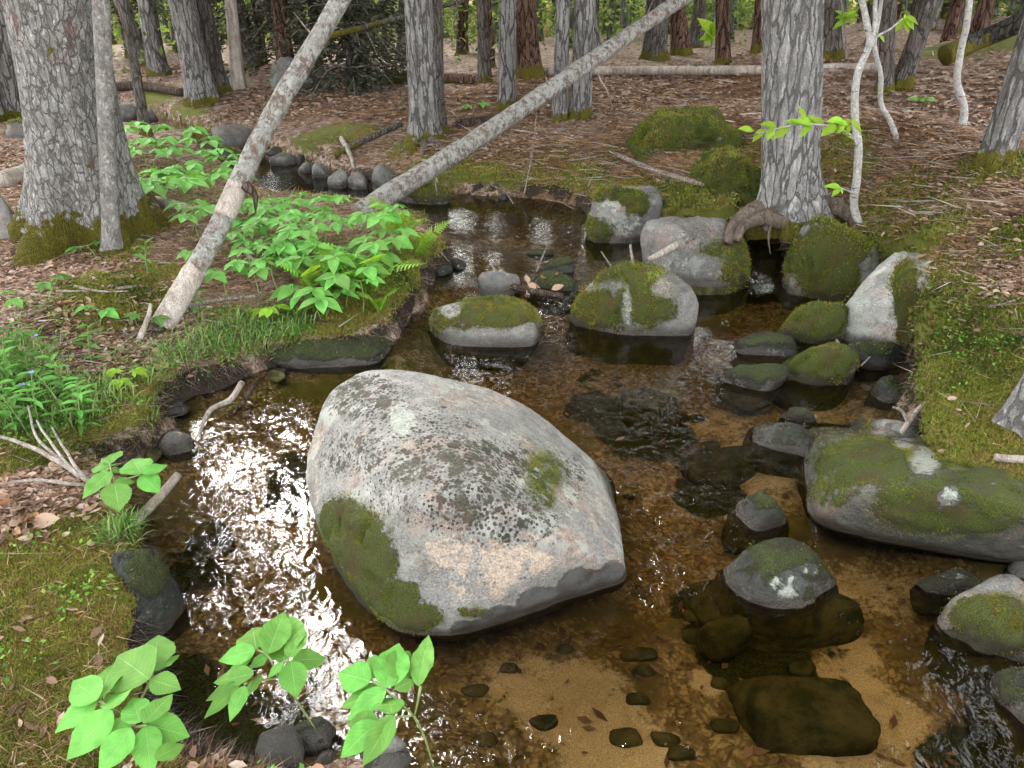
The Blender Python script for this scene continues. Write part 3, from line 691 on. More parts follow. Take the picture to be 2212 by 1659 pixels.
# the great boulder in mid-stream
BP = [at_z(x, y, -.06) for x, y in [(690,1150),(745,1240),(800,1315),(855,1375),(985,1388),(1200,1320),(1345,1268)]]
BP += [at_z(985,1328,.13), at_z(1120,1262,.18), at_z(1255,1195,.23), at_z(1342,1212,.14), at_z(1345,1240,.06), at_z(850,1340,.06), at_z(720,1190,.12)]
BP += [at_y(665,1060,2.18), at_y(663,985,2.28), at_y(700,862,2.42), at_y(745,820,2.48), at_y(800,796,2.52), at_y(905,803,2.56), at_y(1060,840,2.62), at_y(1150,885,2.60), at_y(1235,960,2.50), at_y(1300,1085,2.28)]
BP += [at_z(900,1090,.44), at_z(1050,1060,.45)]
BP += [np.array([x, y, -.08]) for x, y in [(-.42,2.75),(.1,2.85),(.42,2.6)]]
hull_rock('huge rounded granite boulder with grey lichen and dark moss patches standing in mid-stream', BP, 'boulder', 6, 44, .022, dark0=.12, stain=[(1010,1362,40,26,1),(1090,1335,60,30,1),(1180,1300,70,36,1),(1260,1262,60,38,1),(1325,1238,30,28,1)],  # includes a darker grey along the lower-right facet
  moss=[(790,1210,70,110,1),(830,1290,80,45,1),(740,1130,50,60,.9),(900,1330,60,30,.9),(1020,1310,35,25,.8),(1180,1040,50,70,.55)],
  dark=[(790,860,90,60,1),(1000,1010,200,70,1),(900,950,150,70,.7),(1050,1090,150,60,.9),(1100,1130,140,50,.8),(760,980,80,60,.8),(950,1060,200,80,.5),(1240,1030,30,60,.8),(820,1080,90,40,.55)],
  tan=[(1080,1215,130,55,.8),(970,1190,50,50,.65),(1180,1180,110,45,.6),(1020,1280,90,30,.7),(1290,1110,25,60,.5),(690,1010,18,80,.45),(1080,870,90,15,.45)],
  pale=[(870,905,32,36,1),(1125,1040,12,9,1),(1000,830,100,20,.4),(1230,1080,30,50,.45),(1060,950,80,30,.35)])

MG = 'mossrock'
rock('oval stone with a green moss cap and a bare pink patch below the small cascade', 915, 1200, 640, 752, 'granite', 0., .72, 3, 9, .3, 5, rough=.03,
  moss=[(1075,675,95,36,1),(1010,690,45,25,.7),(950,690,20,30,.6)], pale=[(975,668,24,18,.75)], tan=[(1000,735,90,12,.35),(1150,720,40,20,.4)], topmoss=.5, topmin=.7)
rock('blotchy stone with moss on its flank and pink bare streaks beside the small cascade', 1225, 1477, 572, 726, 'granite', 0., .78, 8, 9, .3, 5, peak=(.22, .1), rough=.04,
  moss=[(1285,665,60,40,1),(1390,640,70,70,.85),(1270,690,45,25,.8),(1340,600,60,35,.7),(1440,660,30,40,.5),(1330,690,60,30,.6)], dark0=.35, pale=[(1355,660,12,50,.6),(1330,615,30,15,.4)], tan=[(1430,620,25,25,.55)])
rock('pinkish granite boulder with a driftwood stick on top at the upper pool', 1388, 1614, 488, 630, 'granite_up', .03, .8, 14, 10, .3, 5, peak=(-.08, .1), name='boulder', cat='boulder',
  moss=[(1600,570,45,60,.9),(1560,540,60,20,.5)], dark=[(1530,520,70,25,.6)], dark0=.3, pale=[(1450,570,40,40,.3)])
rock('peaked lichen-spotted boulder under the mossy far bank', 1245, 1420, 418, 532, 'granite_up', .06, .8, 21, 11, .3, 5, peak=(.0, .1), name='boulder', cat='boulder',
  moss=[(1280,500,50,35,.8),(1370,440,40,30,.9),(1310,420,50,20,.8)], pale=[(1320,455,30,25,.6),(1370,480,15,20,.4)])
rock('moss-draped boulder right beside the dark hollow under the roots', 1688, 1884, 484, 655, 'granite', 0., .8, 27, 12, .3, 5, name='boulder', cat='boulder', peak=(.12, .15),
  moss=[(1790,590,70,70,1),(1740,540,80,60,.9),(1830,520,60,50,1)], pale=[(1720,495,35,18,.5)], dark=[(1690,620,30,30,.6)], topmoss=.9, topmin=.5)
rock('pale wedge-shaped boulder with a bare white face on the bank', 1800, 1985, 574, 762, 'palerock', 0., 1.0, 36, 22, .25, 5, name='boulder', cat='boulder', peak=(.06, .05), nplanes=5, rough=.05,
  moss=[(1958,640,30,80,1),(1955,720,22,50,.9)], pale=[(1860,650,40,70,.75),(1900,580,30,10,.7)])
rock('round mossy stone tucked against the pale wedge-shaped boulder', 1660, 1812, 645, 747, MG, 0., .85, 40, 8, .4, 5, topmoss=.9, topmin=.1, moss=[(1750,690,80,60,.8)])
rock('low dark speckled stone beside the round mossy stone', 1566, 1702, 716, 778, 'darkstone', -.005, .9, 46, 7, .6, 4, topmoss=.7)
rock('bright green moss-covered stone standing clear of the water', 1672, 1842, 741, 836, MG, 0., .8, 52, 8, .4, 5, topmoss=1., topmin=.0, moss=[(1755,780,90,45,1)], dark0=.2)
rock('low pointed wet stone beside the bright green moss-covered stone', 1552, 1690, 790, 852, 'darkstone', -.005, .9, 58, 9, .5, 4, peak=(.15, .1), topmoss=.7)
rock('smooth dark flat stone on the sand with a submerged green skirt', 1602, 1757, 896, 985, 'darkstone', -.01, .95, 64, 7, .9, 5, yaw=-.3, topmoss=.35)
rock('small dark stone just behind the flat stone on the sand', 1682, 1762, 880, 920, 'darkstone', -.01, .9, 70, 8, .8, 4, topmoss=.62)
rock('grey flat-topped stone behind the largest mossy boulder', 1812, 2010, 895, 985, 'granite', -.005, .8, 76, 10, .4, 5, pale=[(1920,915,40,12,.5)], moss=[(1850,920,40,25,.7)], dark0=.3)
NB_ = [at_z(x, y, -.06) for x, y in [(1705,1110),(1740,1160),(1850,1185),(2000,1205),(2150,1222),(2260,1240)]]
NB_ += [at_y(1705,1055,2.62), at_y(1760,1010,2.75), at_y(1835,958,2.85), at_y(1900,945,2.9), at_y(2010,965,2.95), at_z(2060,1050,.36), at_z(2180,1120,.30), at_z(2300,1150,.32), at_z(1850,1060,.26), at_y(2200,1010,2.8), at_z(2050,1170,.08), at_z(1760,1120,.08)]
NB_ += [np.array([1.3, 3.1, -.08]), np.array([2.1, 3.0, -.08]), np.array([2.25, 2.4, .1]), np.array([2.2, 2.2, -.08])]
hull_rock('largest mossy boulder on the bank with white lichen patches', NB_, MG, 6, 12, .03, moss=[(1880,1000,130,60,.8),(2060,1090,200,70,.7),(1800,1060,60,40,.55),(2150,1060,120,60,.7)], dark0=.3,
  pale=[(1995,995,35,30,1),(2050,1070,20,18,1),(1950,960,25,20,.7)], topmoss=.42, topmin=.5)
rock('dark wet stone wedged beside the largest mossy boulder', 1562, 1702, 1058, 1152, 'darkstone', -.005, .85, 82, 8, .5, 5, dark0=.2, topmoss=.7)
rock('low dark stone with a white lichen blotch barely above the riffle', 1512, 1812, 1175, 1328, 'darkstone', -.01, .8, 88, 7, 1.1, 5, yaw=-.35, pale=[(1700,1265,38,28,.7),(1745,1230,25,12,.4)], moss=[(1640,1200,60,22,.5)], topmoss=.62)
rock('large grey stone with a green moss cap at the stream edge', 1990, 2260, 1258, 1440, 'granite', 0., .8, 94, 9, .4, 5, moss=[(2140,1330,90,45,1),(2120,1380,110,40,.8)], dark0=.3, pale=[(2030,1290,20,20,.4)])
rock('dark moss-dusted stone in front of the green-capped grey stone', 2085, 2330, 1415, 1590, 'darkstone', 0., .85, 101, 9, .5, 5, topmoss=.8, moss=[(2160,1480,70,50,.6)])
rock('smooth bluish stone beside the largest mossy boulder', 2158, 2300, 1192, 1262, 'granite', 0., .8, 107, 7, .4, 4, dark0=-.3)
rock('small wet stone behind the green-capped grey stone', 1968, 2135, 1232, 1285, 'darkstone', 0., .8, 113, 8, .5, 4, pale=[(2060,1245,30,10,.4)], topmoss=.62)
rock('square dark block standing in for the shaded crevice of the root-tangled bank', 1870, 1950, 812, 872, 'darkstone', 0., .95, 119, 22, .3, 4, topmoss=.6)  # dark block added where the bank has a shaded crevice and roots
rock('black block standing in for the shaded crevice under the pale wedge-shaped boulder', 1832, 1935, 735, 800, 'darkstone', 0., .9, 125, 22, .3, 4, topmoss=.62)  # added block; its black paints the shade of a rooty crevice
rock('grey stone holding the drift of dead leaves above the cascade', 1035, 1125, 588, 645, 'granite_up', .05, .9, 131, 8, .4, 4, dark0=.2)
rock('small dark round stone in the upper pool', 1163, 1237, 560, 592, 'darkstone', .06, .8, 137, 7, .5, 4, topmoss=.62)
rock('flat wet slab with water sliding over it above the cascade', 1145, 1262, 585, 634, 'darkstone', .05, .9, 143, 8, 1., 4, topmoss=.62)
rock('thin dark stone just breaking the surface of the upper pool', 1140, 1195, 540, 554, 'darkstone', .055, .8, 149, 7, .8, 4, topmoss=.62)
rock('long dark slab under the overhanging mossy bank', 590, 858, 712, 806, 'darkstone', 0., .7, 155, 11, .3, 5, moss=[(720,740,90,25,.6)], dark0=.2, topmoss=.7)
rock('dark grey rock at the foot of the mossy bank beside the left channel', 285, 415, 1205, 1400, 'darkstone', 0., 1.3, 161, 12, .3, 5, moss=[(320,1230,50,60,.8)], topmoss=.6)
rock('orange-brown wet stone under the overhanging turf', 352, 428, 925, 985, 'mossrock', 0., .95, 167, 16, .3, 4, tan=[(400,920,40,60,.35)])
# stones lying under water
rock('dark green submerged boulder on the sandy bed', 1555, 1830, 1440, 1615, 'darkstone', -.09, .9, 173, 12, .8, 5, name='submerged_stone', flat=.065)
rock('rust-orange submerged stone on the stream bed', 1498, 1606, 1338, 1402, 'palerock', -.09, .9, 179, 9, .6, 4, name='submerged_stone', flat=.065, tan=[(1550,1370,80,60,1)])
rock('dark submerged stone in the side channel beside the great boulder', 588, 690, 985, 1042, 'darkstone', -.09, .9, 185, 8, .8, 4, name='submerged_stone', flat=.065)
rock('dark submerged stone in midstream below the blotchy stone', 1330, 1460, 838, 908, 'darkstone', -.09, .9, 191, 8, .8, 4, name='submerged_stone', flat=.065)
rock('green submerged stone at the edge of the sand flat', 1478, 1622, 968, 1034, 'darkstone', -.09, .9, 197, 8, .8, 4, name='submerged_stone', flat=.065)
rock('wide submerged slab of rock beneath the low dark stone with white blotch', 1480, 1850, 1235, 1392, 'darkstone', -.09, .85, 203, 9, .7, 5, name='submerged_stone', flat=.065)
rock('dark submerged rock beside the moss-dusted stone', 2070, 2230, 1500, 1640, 'darkstone', -.09, .9, 209, 10, .6, 4, name='submerged_stone', flat=.065)
rock('reddish submerged stone in the left channel', 420, 520, 1140, 1200, 'darkstone', -.09, .9, 215, 8, .7, 4, name='submerged_stone', flat=.065, tan=[(470,1170,40,30,.4)])
rock('flat dark stone by the moss strip at the near bank', 615, 745, 1556, 1628, 'darkstone', 0., .8, 221, 9, .5, 4, yaw=.3, topmoss=.62)
rock('pinkish stone at the edge of the near bank', 780, 895, 1592, 1668, 'granite', 0., .8, 227, 9, .5, 4, dark0=.3)
for k in range(44):
    px, py = [(random.uniform(1250, 2050), random.uniform(1300, 1640)), (random.uniform(1000, 1500), random.uniform(1400, 1650)), (random.uniform(500, 700), random.uniform(1400, 1590)), (random.uniform(1350, 1650), random.uniform(740, 1150))][k % 4]
    s = random.uniform(14, 34)*(py/1400)
    if sdist(np.array([at_z(px, py, 0)[0]]), np.array([at_z(px, py, 0)[1]]))[0] > -.12: continue
    g = at_z(px, py, -.1); zb = H1(g[0], g[1])
    rock('small pebble lying on the sunken stream bed', px-s, px+s, py-s*.55, py+s*.45, random.choice(['darkstone', 'darkstone', 'granite', 'mossrock']), zb+.006, .9, 300+k, 7, .5, 3, flat=.012, name='pebble', group='pebbles on the stream bed', cat='pebble')
# upstream stones
for i, (x0, x1, yt, yb, lb) in enumerate([(800,872,356,408,'largest round grey stone on the far shore below the leaning log'),(752,798,370,410,'grey cobble wedged between two stones on the far shore'),(710,753,370,408,'square grey cobble on the far shore, outermost of three'),
   (672,715,352,384,'small grey stone behind the far shore cobbles'),(645,676,350,374,'small pale stone at the narrow channel mouth'),(590,645,330,358,'dark stone under the upstream bank'),(840,972,388,442,'moss-skirted boulder half in the upper pool under the log'),
   (460,565,272,322,'long grey rock lying along the upstream channel'),(470,540,318,350,'pale flat rock among the upstream herbs'),(250,300,225,258,'small dark stone in the far upstream channel'),(300,345,236,262,'dark angular stone in the far upstream channel'),(20,95,262,300,'mossy dark stone at the far upstream bend'),(585,690,128,196,'big pale far boulder among the distant trunks')]):
    rock(lb, x0, x1, yt, yb, 'farrock' if i != 12 else 'granite', None, .95, 400+i, 18, .3, 4, topmoss=.8 if i in (6, 11, 8) else .15, moss=[(905,405,60,25,.8)] if i == 6 else ())
rock('grey lichened rock under the great leaning tree by its mossy foot', 62, 135, 398, 500, 'granite', None, .9, 431, 10, .3, 4, topmoss=.5)
rock('low mossy rock beside the herb patch and the great tree', 0, 60, 430, 520, 'granite', None, .9, 437, 10, .3, 4, topmoss=.5)
rock('round stone half sunk in moss by the furrowed silver tree', 1500, 1545, 350, 378, 'palerock', None, .8, 443, 9, .4, 3)
rock('grey stone at the foot of the furrowed silver tree', 1580, 1640, 418, 446, 'granite', None, .8, 449, 9, .4, 3, topmoss=.3)
rock('small pale round stone on the leaf-covered slope', 2190, 2215, 255, 268, 'palerock', None, .8, 455, 8, .4, 3)
# moss-grown humps that are things of their own
rock('shaggy dark green moss-covered stump mound on the needle floor', 1352, 1585, 250, 335, MG, None, .8, 461, 9, .2, 5, peak=(.05, 0), topmoss=1., topmin=-.4, name='mossy_stump', cat='stump', rough=.3)
rock('brown-green moss hummock beside the furrowed silver tree', 1495, 1645, 335, 432, MG, None, .8, 467, 7, .3, 5, topmoss=1., topmin=-.5, name='moss_hummock', cat='moss', rough=.22)

# small stones at the foot of the cut banks
_ss = []
for k in range(5):
    r_ = np.random.default_rng(900+k); D, F = ico(3)
    pl = [(n_/np.linalg.norm(n_), r_.uniform(.65, 1.)) for n_ in r_.normal(size=(14, 3))]
    V = D*np.minimum(planes_shape(D, pl, 12), 1.3)[:, None]*(1+.06*fbm(D*3+k, 3))[:, None]*np.array([1., .8, .62])
    z0 = np.zeros(len(V)); _ss.append(new_mesh('stone', V, F, M['farrock' if k == 4 else 'darkstone'], True, dict(moss=.6*sstep(.3, .9, V[:, 2]), dark=z0+.2, tan=z0, pale=z0, stain=z0)))
for k in range(64):
    i = random.randrange(len(SP)); u = random.random(); q = SP[i]*(1-u)+SP[(i+1) % len(SP)]*u
    if not (1.1 < q[1] < 8.5) or abs(q[0]) > .75*q[1]+.3: continue
    s_ = random.uniform(.025, .075)*(1 if q[1] < 5 else 1.4)
    o = add('stone', _ss[k % 5], None, (q[0]+random.gauss(0, .03), q[1]-random.uniform(0, .06), float(wlevel(q[0], q[1]))+s_*random.uniform(-.2, .25)), 'small dark stone wedged at the foot of the cut bank', 'rock', 'small stones along the water edge')
    o.scale = (s_*random.uniform(.8, 1.5), s_, s_*random.uniform(.7, 1.1)); o.rotation_euler = (random.gauss(0, .3), random.gauss(0, .3), random.uniform(0, 6.28))
# ------------------------------------------------------------------ trees
def thing(name, loc, label, cat, group=None):
    return add(name, None, None, loc, label, cat, group)
def in_gap(P):
    """unseen canopy opening above the stream, shaped so sky and sun reach chosen water"""
    v = P - np.array([-.2, 2.4, 0.])
    az = np.degrees(np.arctan2(v[:, 0], v[:, 1])); el = np.degrees(np.arctan2(v[:, 2], np.hypot(v[:, 0], v[:, 1])))
    wob = 9*vnoise(np.stack([az*.12, el*.12, az*0], 1))
    g1 = (np.abs(az+24)+wob*.6 < 9) & (el > 28) & (el < 57)
    g2 = (np.abs(az-8)+wob*.6 < 3.5) & (el > 32) & (el < 47)
    G = P - np.array(sdir)*(P[:, 2]/sdir[2])[:, None]
    cor = ((np.abs(G[:, 0]+.95) < .85) & (G[:, 1] > 1.0) & (G[:, 1] < 4.6)) | ((np.abs(G[:, 0]-.5) < .4) & (G[:, 1] > 1.8) & (G[:, 1] < 3.0)) | ((np.abs(G[:, 0]) < .4) & (G[:, 1] > .9) & (G[:, 1] < 1.6))  # sun paths carved through unseen crowns to light chosen water patches
    return g1 | g2 | cor
def leaf_cloud(C, n, size, r=rng, flat=.5, droop=0.):
    """n leaf-shaped faces at points C; kite quads, random tilt"""
    N = len(C)
    a = r.uniform(0, 2*np.pi, N); el = r.normal(0, flat, N)
    d = np.stack([np.cos(a)*np.cos(el), np.sin(a)*np.cos(el), np.sin(el)-droop], 1)
    d /= np.linalg.norm(d, axis=1)[:, None]
    s = np.stack([-np.sin(a), np.cos(a), r.normal(0, .5, N)], 1); s -= d*np.einsum('ij,ij->i', s, d)[:, None]; s /= np.linalg.norm(s, axis=1)[:, None]
    L = size*r.uniform(.6, 1.4, N)[:, None]; Wd = L*r.uniform(.22, .36, N)[:, None]
    V = np.stack([C-d*L*.5, C-d*L*.05+s*Wd, C+d*L*.5, C-d*L*.05-s*Wd], 1).reshape(-1, 3)
    F = np.arange(4*N).reshape(-1, 4)
    return V, F
def crown_mesh(base, h0, h1, rad, n, size, r, gap=True, droop=.1, mat='crown', clumps=26):
    cc = np.stack([r.normal(0, rad*.45, clumps), r.normal(0, rad*.45, clumps), r.uniform(h0, h1, clumps)], 1)
    k = r.integers(0, clumps, n)
    P = cc[k] + r.normal(0, 1, (n, 3))*np.array([rad*.24, rad*.24, (h1-h0)*.05+.18])
    W_ = P + np.asarray(base)
    if gap: P = P[~in_gap(W_)]
    if len(P) == 0: P = cc
    t = np.clip(r.normal(.45, .22, len(P)), 0, 1)
    V, F = leaf_cloud(P, len(P), size, r, .5, droop)
    return new_mesh('crown', V, F, M[mat], False, dict(tint=np.repeat(t, 4)))
def trunk_path(base, p2, ht, bend=0., r=rng):
    d = np.asarray(p2)-np.asarray(base); L = np.linalg.norm(d); d = d/L
    n = 60
    s = np.concatenate([np.linspace(-.12, 2.4, 44), np.linspace(2.6, ht, 16)])
    up = np.array([0, 0, 1.]); out = []
    P = np.asarray(base)+d*s[0]; out.append(P)
    for k in range(1, n):
        f = min(1, max(0, (s[k]-1.8)/5)); t = d*(1-f)+up*f; t /= np.linalg.norm(t)
        P = P+t*(s[k]-s[k-1]); out.append(P)
    out = np.array(out)
    if bend:
        out[:, 0] += bend*np.sin(s*2.1+base[0]*3)*np.clip(s, 0, 1)
    return out, s
def trunk_mesh(base, p2, r0, ht, mat, seg=24, flare=.5, fh=.18, lobes=5, lobe=.25, furrow=.05, bend=0., seed=0, sub=1):
    path, s = trunk_path(base, p2, ht, bend)
    if sub > 1:
        m = 44*sub
        s2 = np.concatenate([np.linspace(-.12, 2.4, m), s[44:]])
        path = np.stack([np.interp(s2, s, path[:, k]) for k in range(3)], 1); s = s2
    hh = np.maximum(s, 0)
    rad = r0*(1-.75*np.clip(hh/ht, 0, 1))*(1+flare*np.exp(-hh/fh))
    rr = np.random.default_rng(seed); ph = rr.uniform(0, 6.28, 3)
    def disp(L, th, R):
        h = np.maximum(L-.12, 0)
        d = lobe*np.exp(-h/(fh*1.2))*(.6*np.cos(lobes*th+ph[0])+.4*np.cos((lobes-2)*th+ph[1]))
        d = d + .05*np.cos(2*th+ph[2]+h*.7)
        q = np.stack([np.cos(th).ravel()*R.ravel()*55+seed, np.sin(th).ravel()*R.ravel()*55, h.ravel()*7], 1)
        d = d + furrow*(1-2*np.abs(fbm(q, 3)).reshape(th.shape)-.4)
        q2 = np.stack([np.cos(th).ravel()*3+seed, np.sin(th).ravel()*3, h.ravel()*1.5], 1)
        return R*(d + .06*vnoise(q2).reshape(th.shape))
    V, F = tube(path, rad, seg, True, disp)
    return new_mesh('trunk', V-np.asarray(base), F, M[mat], True), path
def tree(label, bx, by, tx, ty, wpx, mat, ht=15., lean=0., seg=24, flare=.45, fh=.18, lobes=5, lobe=.25, furrow=.05, bend=0., crown=(5., 11., 1.8, 2200), name='tree', group=None, sub=1, at=None, limbs=5):
    base = ground(bx, by, 0., False) if at is None else np.asarray(at, float)
    p2 = at_y(tx, ty, base[1]+lean)
    r0 = wpx/2/FPX*depth(base)
    sd = int(bx*7+by)
    me, path = trunk_mesh(base, p2, r0, ht, mat, seg, flare, fh, lobes, lobe, furrow, bend, sd, sub)
    t = thing(name, base, label, 'tree', group)
    add('trunk', me, t)
    r = np.random.default_rng(sd)
    if limbs:
        parts = []
        for k in range(limbs):
            i = r.integers(46, 58 if sub == 1 else 58); i = min(len(path)-3, len(path)-60+i)
            a = r.uniform(0, 6.28); L = r.uniform(.8, 1.8); q = path[i]
            pts = [q, q+np.array([math.cos(a)*L*.5, math.sin(a)*L*.5, .25]), q+np.array([math.cos(a)*L, math.sin(a)*L, .35])]
            parts.append(tube(resample(pts, 6)-base, np.linspace(r0*.28, r0*.08, 6), 6))
        V, F, _ = merge(parts); 
        for part in parts: add('limb', new_mesh('limb', part[0], part[1], M[mat]), t)
    if crown:
        add('crown', crown_mesh(base, crown[0], crown[1]*1.3, crown[2]*1.25, int(crown[3]*2.2), .36, r, clumps=44), t)
    return t, base, path

# named trees, from the stream outward
T1, T1b, _ = tree('massive pale flaky-barked tree with a broad mossy flared foot', 195, 500, 118, 0, 172, 'bark_big', 13, -.15, 128, .62, .34, 6, .42, .035, crown=(6., 11., 3., 1700), sub=4)
tree('slim pale grey trunk standing right against the massive flaky-barked tree', 243, 545, 214, 0, 34, 'bark_thin', 8, -.1, 40, .5, .08, 4, .2, .03, .008, crown=(5., 8., 1.0, 700), sub=2)
tree('twin grey trunk at the far bend behind the massive flaky tree', 20, 255, 0, 0, 42, 'bark_grey', 12, 0, 32, .35)
tree('second grey trunk of the pair behind the massive flaky tree', -25, 262, -60, 0, 45, 'bark_grey', 12, 0, 24, .35)
tree('grey furrowed tree with a moss-green foot beside the upstream channel', 440, 222, 392, 0, 58, 'bark_grey', 13, 0, 56, .35, .2, sub=2)
tree('wider dark trunk right behind the moss-footed furrowed tree', 468, 200, 430, 0, 50, 'bark_mid', 13, 0, 32, .3)
tree('thin dark leaning pole tree in the upstream channel', 314, 290, 266, 0, 20, 'bark_mid', 9, 0, 20, .3, bend=.015, crown=(5., 9., .8, 500))
tree('barkless reddish snag standing beyond the furrowed tree', 516, 192, 498, 0, 27, 'deadwood', 6, 0, 24, .25, crown=None, limbs=0, name='snag')
tree('dark hollow split trunk beside the big pale far boulder', 622, 172, 602, 0, 36, 'bark_red', 10, 0, 32, .3, lobe=.4)
T7, T7b, _ = tree('grey furrowed tree with splayed roots on the far bank, front one of a pair', 917, 305, 902, 0, 56, 'bark_grey', 14, 0, 80, .55, .12, 5, .35, crown=(5., 13., 1.8, 1500), sub=3)
tree('brown-grey trunk right behind the splay-rooted tree', 938, 290, 934, 0, 42, 'bark_mid', 14, .1, 40, .5, .15, crown=(5., 13., 1.6, 1200), sub=2)
tree('slender tree with a red mossy foot on a root hump', 1047, 178, 1040, 0, 22, 'bark_mid', 10, 0, 24, .5, .3)
tree('grey striped tree in front of the thick red-brown trunk', 1094, 233, 1098, 0, 36, 'bark_grey', 13, 0, 48, .25, .15, sub=2, crown=(5., 12., 1.6, 1200))
tree('thick red-brown furrowed trunk on a needle-covered hump', 1136, 160, 1128, 0, 60, 'bark_red', 14, 0, 48, .35, .25, crown=(5., 13., 2.2, 1500), sub=2)
tree('thinner pale trunk of two standing side by side behind the long fallen log', 1209, 260, 1216, 0, 30, 'bark_grey', 13, 0, 40, .25, sub=2, crown=(5., 12., 1.4, 900))
tree('stouter trunk with a bright moss collar behind the long fallen log', 1253, 252, 1263, 0, 44, 'bark_grey', 13, 0, 56, .35, .15, sub=2, crown=(5., 12., 1.6, 1200))
T14, T14b, _ = tree('large silver-grey furrowed tree standing over a dark hollow', 1706, 462, 1712, 0, 118, 'bark_near', 14, .05, 160, .42, .15, 6, .30, .06, crown=(5., 11., 3., 2300), sub=5, at=at_z(1708, 456, .40))
tree('grey leaning tree with a yellow-moss foot on the leaf slope', 2150, 348, 2222, 118, 58, 'bark_grey', 12, 0, 64, .35, .14, sub=3, crown=(4.5, 10., 2.6, 1300))
tree('stout grey trunk with a pale base at the brink of the mossy bank', 2236, 925, 2400, 560, 110, 'bark_near', 10, 0, 72, .25, .15, sub=3, crown=(4.5, 9., 2.6, 1200))
tree('grey-green mossy-footed trunk beyond the fallen barkless pole', 1417, 128, 1420, 0, 46, 'bark_mid', 13, 0, 40, .35)
tree('red-brown slender trunk behind the leafy seedling', 1562, 142, 1560, 0, 30, 'bark_red', 12, 0, 24, .25)
tree('dark brown trunk close behind the large silver tree', 1644, 112, 1650, 0, 36, 'bark_red', 12, 0, 24, .25)
tree('brown trunk showing just behind the large silver tree', 1800, 125, 1796, 0, 34, 'bark_mid', 12, 0, 24, .25)
tree('upright brown trunk beyond the forked birch sapling', 1910, 200, 1922, 0, 30, 'bark_mid', 12, 0, 24, .3)
tree('brown trunk leaning over the leaf slope beyond the birch saplings', 1948, 185, 2010, 0, 36, 'bark_mid', 12, 0, 24, .3)
tree('reddish leaning trunk near the mossy bank top', 2108, 92, 2132, 0, 30, 'bark_red', 12, 0, 24, .3)
tree('dark trunk behind the long fallen log where it leaves view', 1470, 118, 1462, 0, 34, 'bark_red', 12, 0, 24, .3)

# roots of the two biggest trees
def px_path(pts, lift=0.):
    return np.array([ground(x, y, l) for x, y, l in [(q[0], q[1], q[2] if len(q) > 2 else lift) for q in pts]])
for pts, r0, r1 in [([(1662,446,-.02),(1618,462,-.10),(1588,486,-.20),(1572,525,-.30)], .075, .03), ([(1672,462,-.10),(1640,474,-.18),(1606,488,-.25),(1590,520,-.32)], .055, .022),
    ([(1748,446,-.05),(1792,444,-.12),(1838,468,-.20),(1860,505,-.28)], .07, .025), ([(1736,462,-.10),(1762,488,-.22),(1772,520,-.30)], .06, .03), ([(1650,466,-.16),(1690,480,-.20),(1730,472,-.18),(1772,452,-.12)], .05, .035),
    ([(1700,474,-.16),(1716,500,-.2),(1722,540,-.22)], .016, .006), ([(1668,478,-.2),(1660,510,-.22),(1664,548,-.22)], .010, .004)]:
    P = resample([at_y(x, y, T14b[1]+dy) for x, y, dy in pts], 22); V, F = tube(P-T14b, np.linspace(r0, r1, 22)*(1+.15*fbm(P*9, 2)), 12)
    add('root', new_mesh('root', V, F, M['root']), T14)
for pts, r0, r1 in [([(905,300,.03),(880,318,.02),(860,330,.0)], .05, .015), ([(918,308,.03),(915,325,.02),(912,338,.0)], .045, .015), ([(930,303,.03),(958,318,.02),(985,325,.0)], .05, .015)]:
    P = resample(px_path(pts), 14); V, F = tube(P-T7b, np.linspace(r0, r1, 14), 10)
    add('root', new_mesh('root', V, F, M['root']), T7)
for pts, r0, r1 in [([(300,420,.10),(335,470,.05),(365,490,.0)], .09, .03), ([(120,420,.10),(85,470,.06),(50,490,.0)], .10, .03), ([(230,470,.08),(270,500,.04),(290,520,0)], .09, .03)]:
    P = resample(px_path(pts), 14); V, F = tube(P-T1b, np.linspace(r0, r1, 14), 12)
    add('root', new_mesh('root', V, F, M['bark_big']), T1)

# pale saplings with their lime leaves
def leaf_mesh(name, L, Wd, mat, nu=7, nv=10, fold=.25, droop=.18, serr=.0, tipw=.42, ruf=.0, seed=0):
    u = np.linspace(-1, 1, nu); v = np.linspace(0, 1, nv)
    VV, UU = np.meshgrid(v, u, indexing='ij')
    prof = np.power(np.sin(np.pi*np.clip(VV, 0, 1)**.78), .85)*(1-.35*VV**6)
    prof = prof*(1+serr*np.sign(np.sin(VV*60))*1.0)
    x = UU*prof*Wd/2; y = VV*L
    z = -droop*L*VV**2 + np.abs(UU)*prof*Wd/2*fold + ruf*L*np.sin(VV*17+UU*3+seed)*np.abs(UU)*prof
    me = new_mesh(name, np.stack([x, y, z], -1).reshape(-1, 3), grid_faces(nv, nu), M[mat], True)
    uvl = me.uv_layers.new(name='UVMap')
    li = np.zeros(len(me.loops), np.int32); me.loops.foreach_get('vertex_index', li)
    uvc = np.stack([UU*.5+.5, VV], -1).reshape(-1, 2)[li].astype(np.float32)
    uvl.data.foreach_set('uv', uvc.ravel())
    return me
from mathutils import Matrix
def leaf_matrix(b, t, nrm=(0, 0, 1), unit=1., wscale=1.):
    """local +Y runs from base to tip, +Z is the upper face"""
    y = Vector(t)-Vector(b); L = y.length; y.normalize()
    z = Vector(nrm); z = (z - y*z.dot(y)); z.normalize(); x = y.cross(z)
    R = Matrix((x, y, z)).transposed().to_4x4()
    s = L/unit
    return Matrix.Translation(Vector(b)) @ R @ Matrix.Diagonal((s*wscale, s, s, 1))
LF = {k: [leaf_mesh('leaf', 1., w, k, 5, 8, .3, d, 0, seed=i) for i, (w, d) in enumerate([(.55, .12), (.5, .25), (.62, .2)])] for k in ('leaf_patch', 'leaf_lime', 'leaf_dark')}
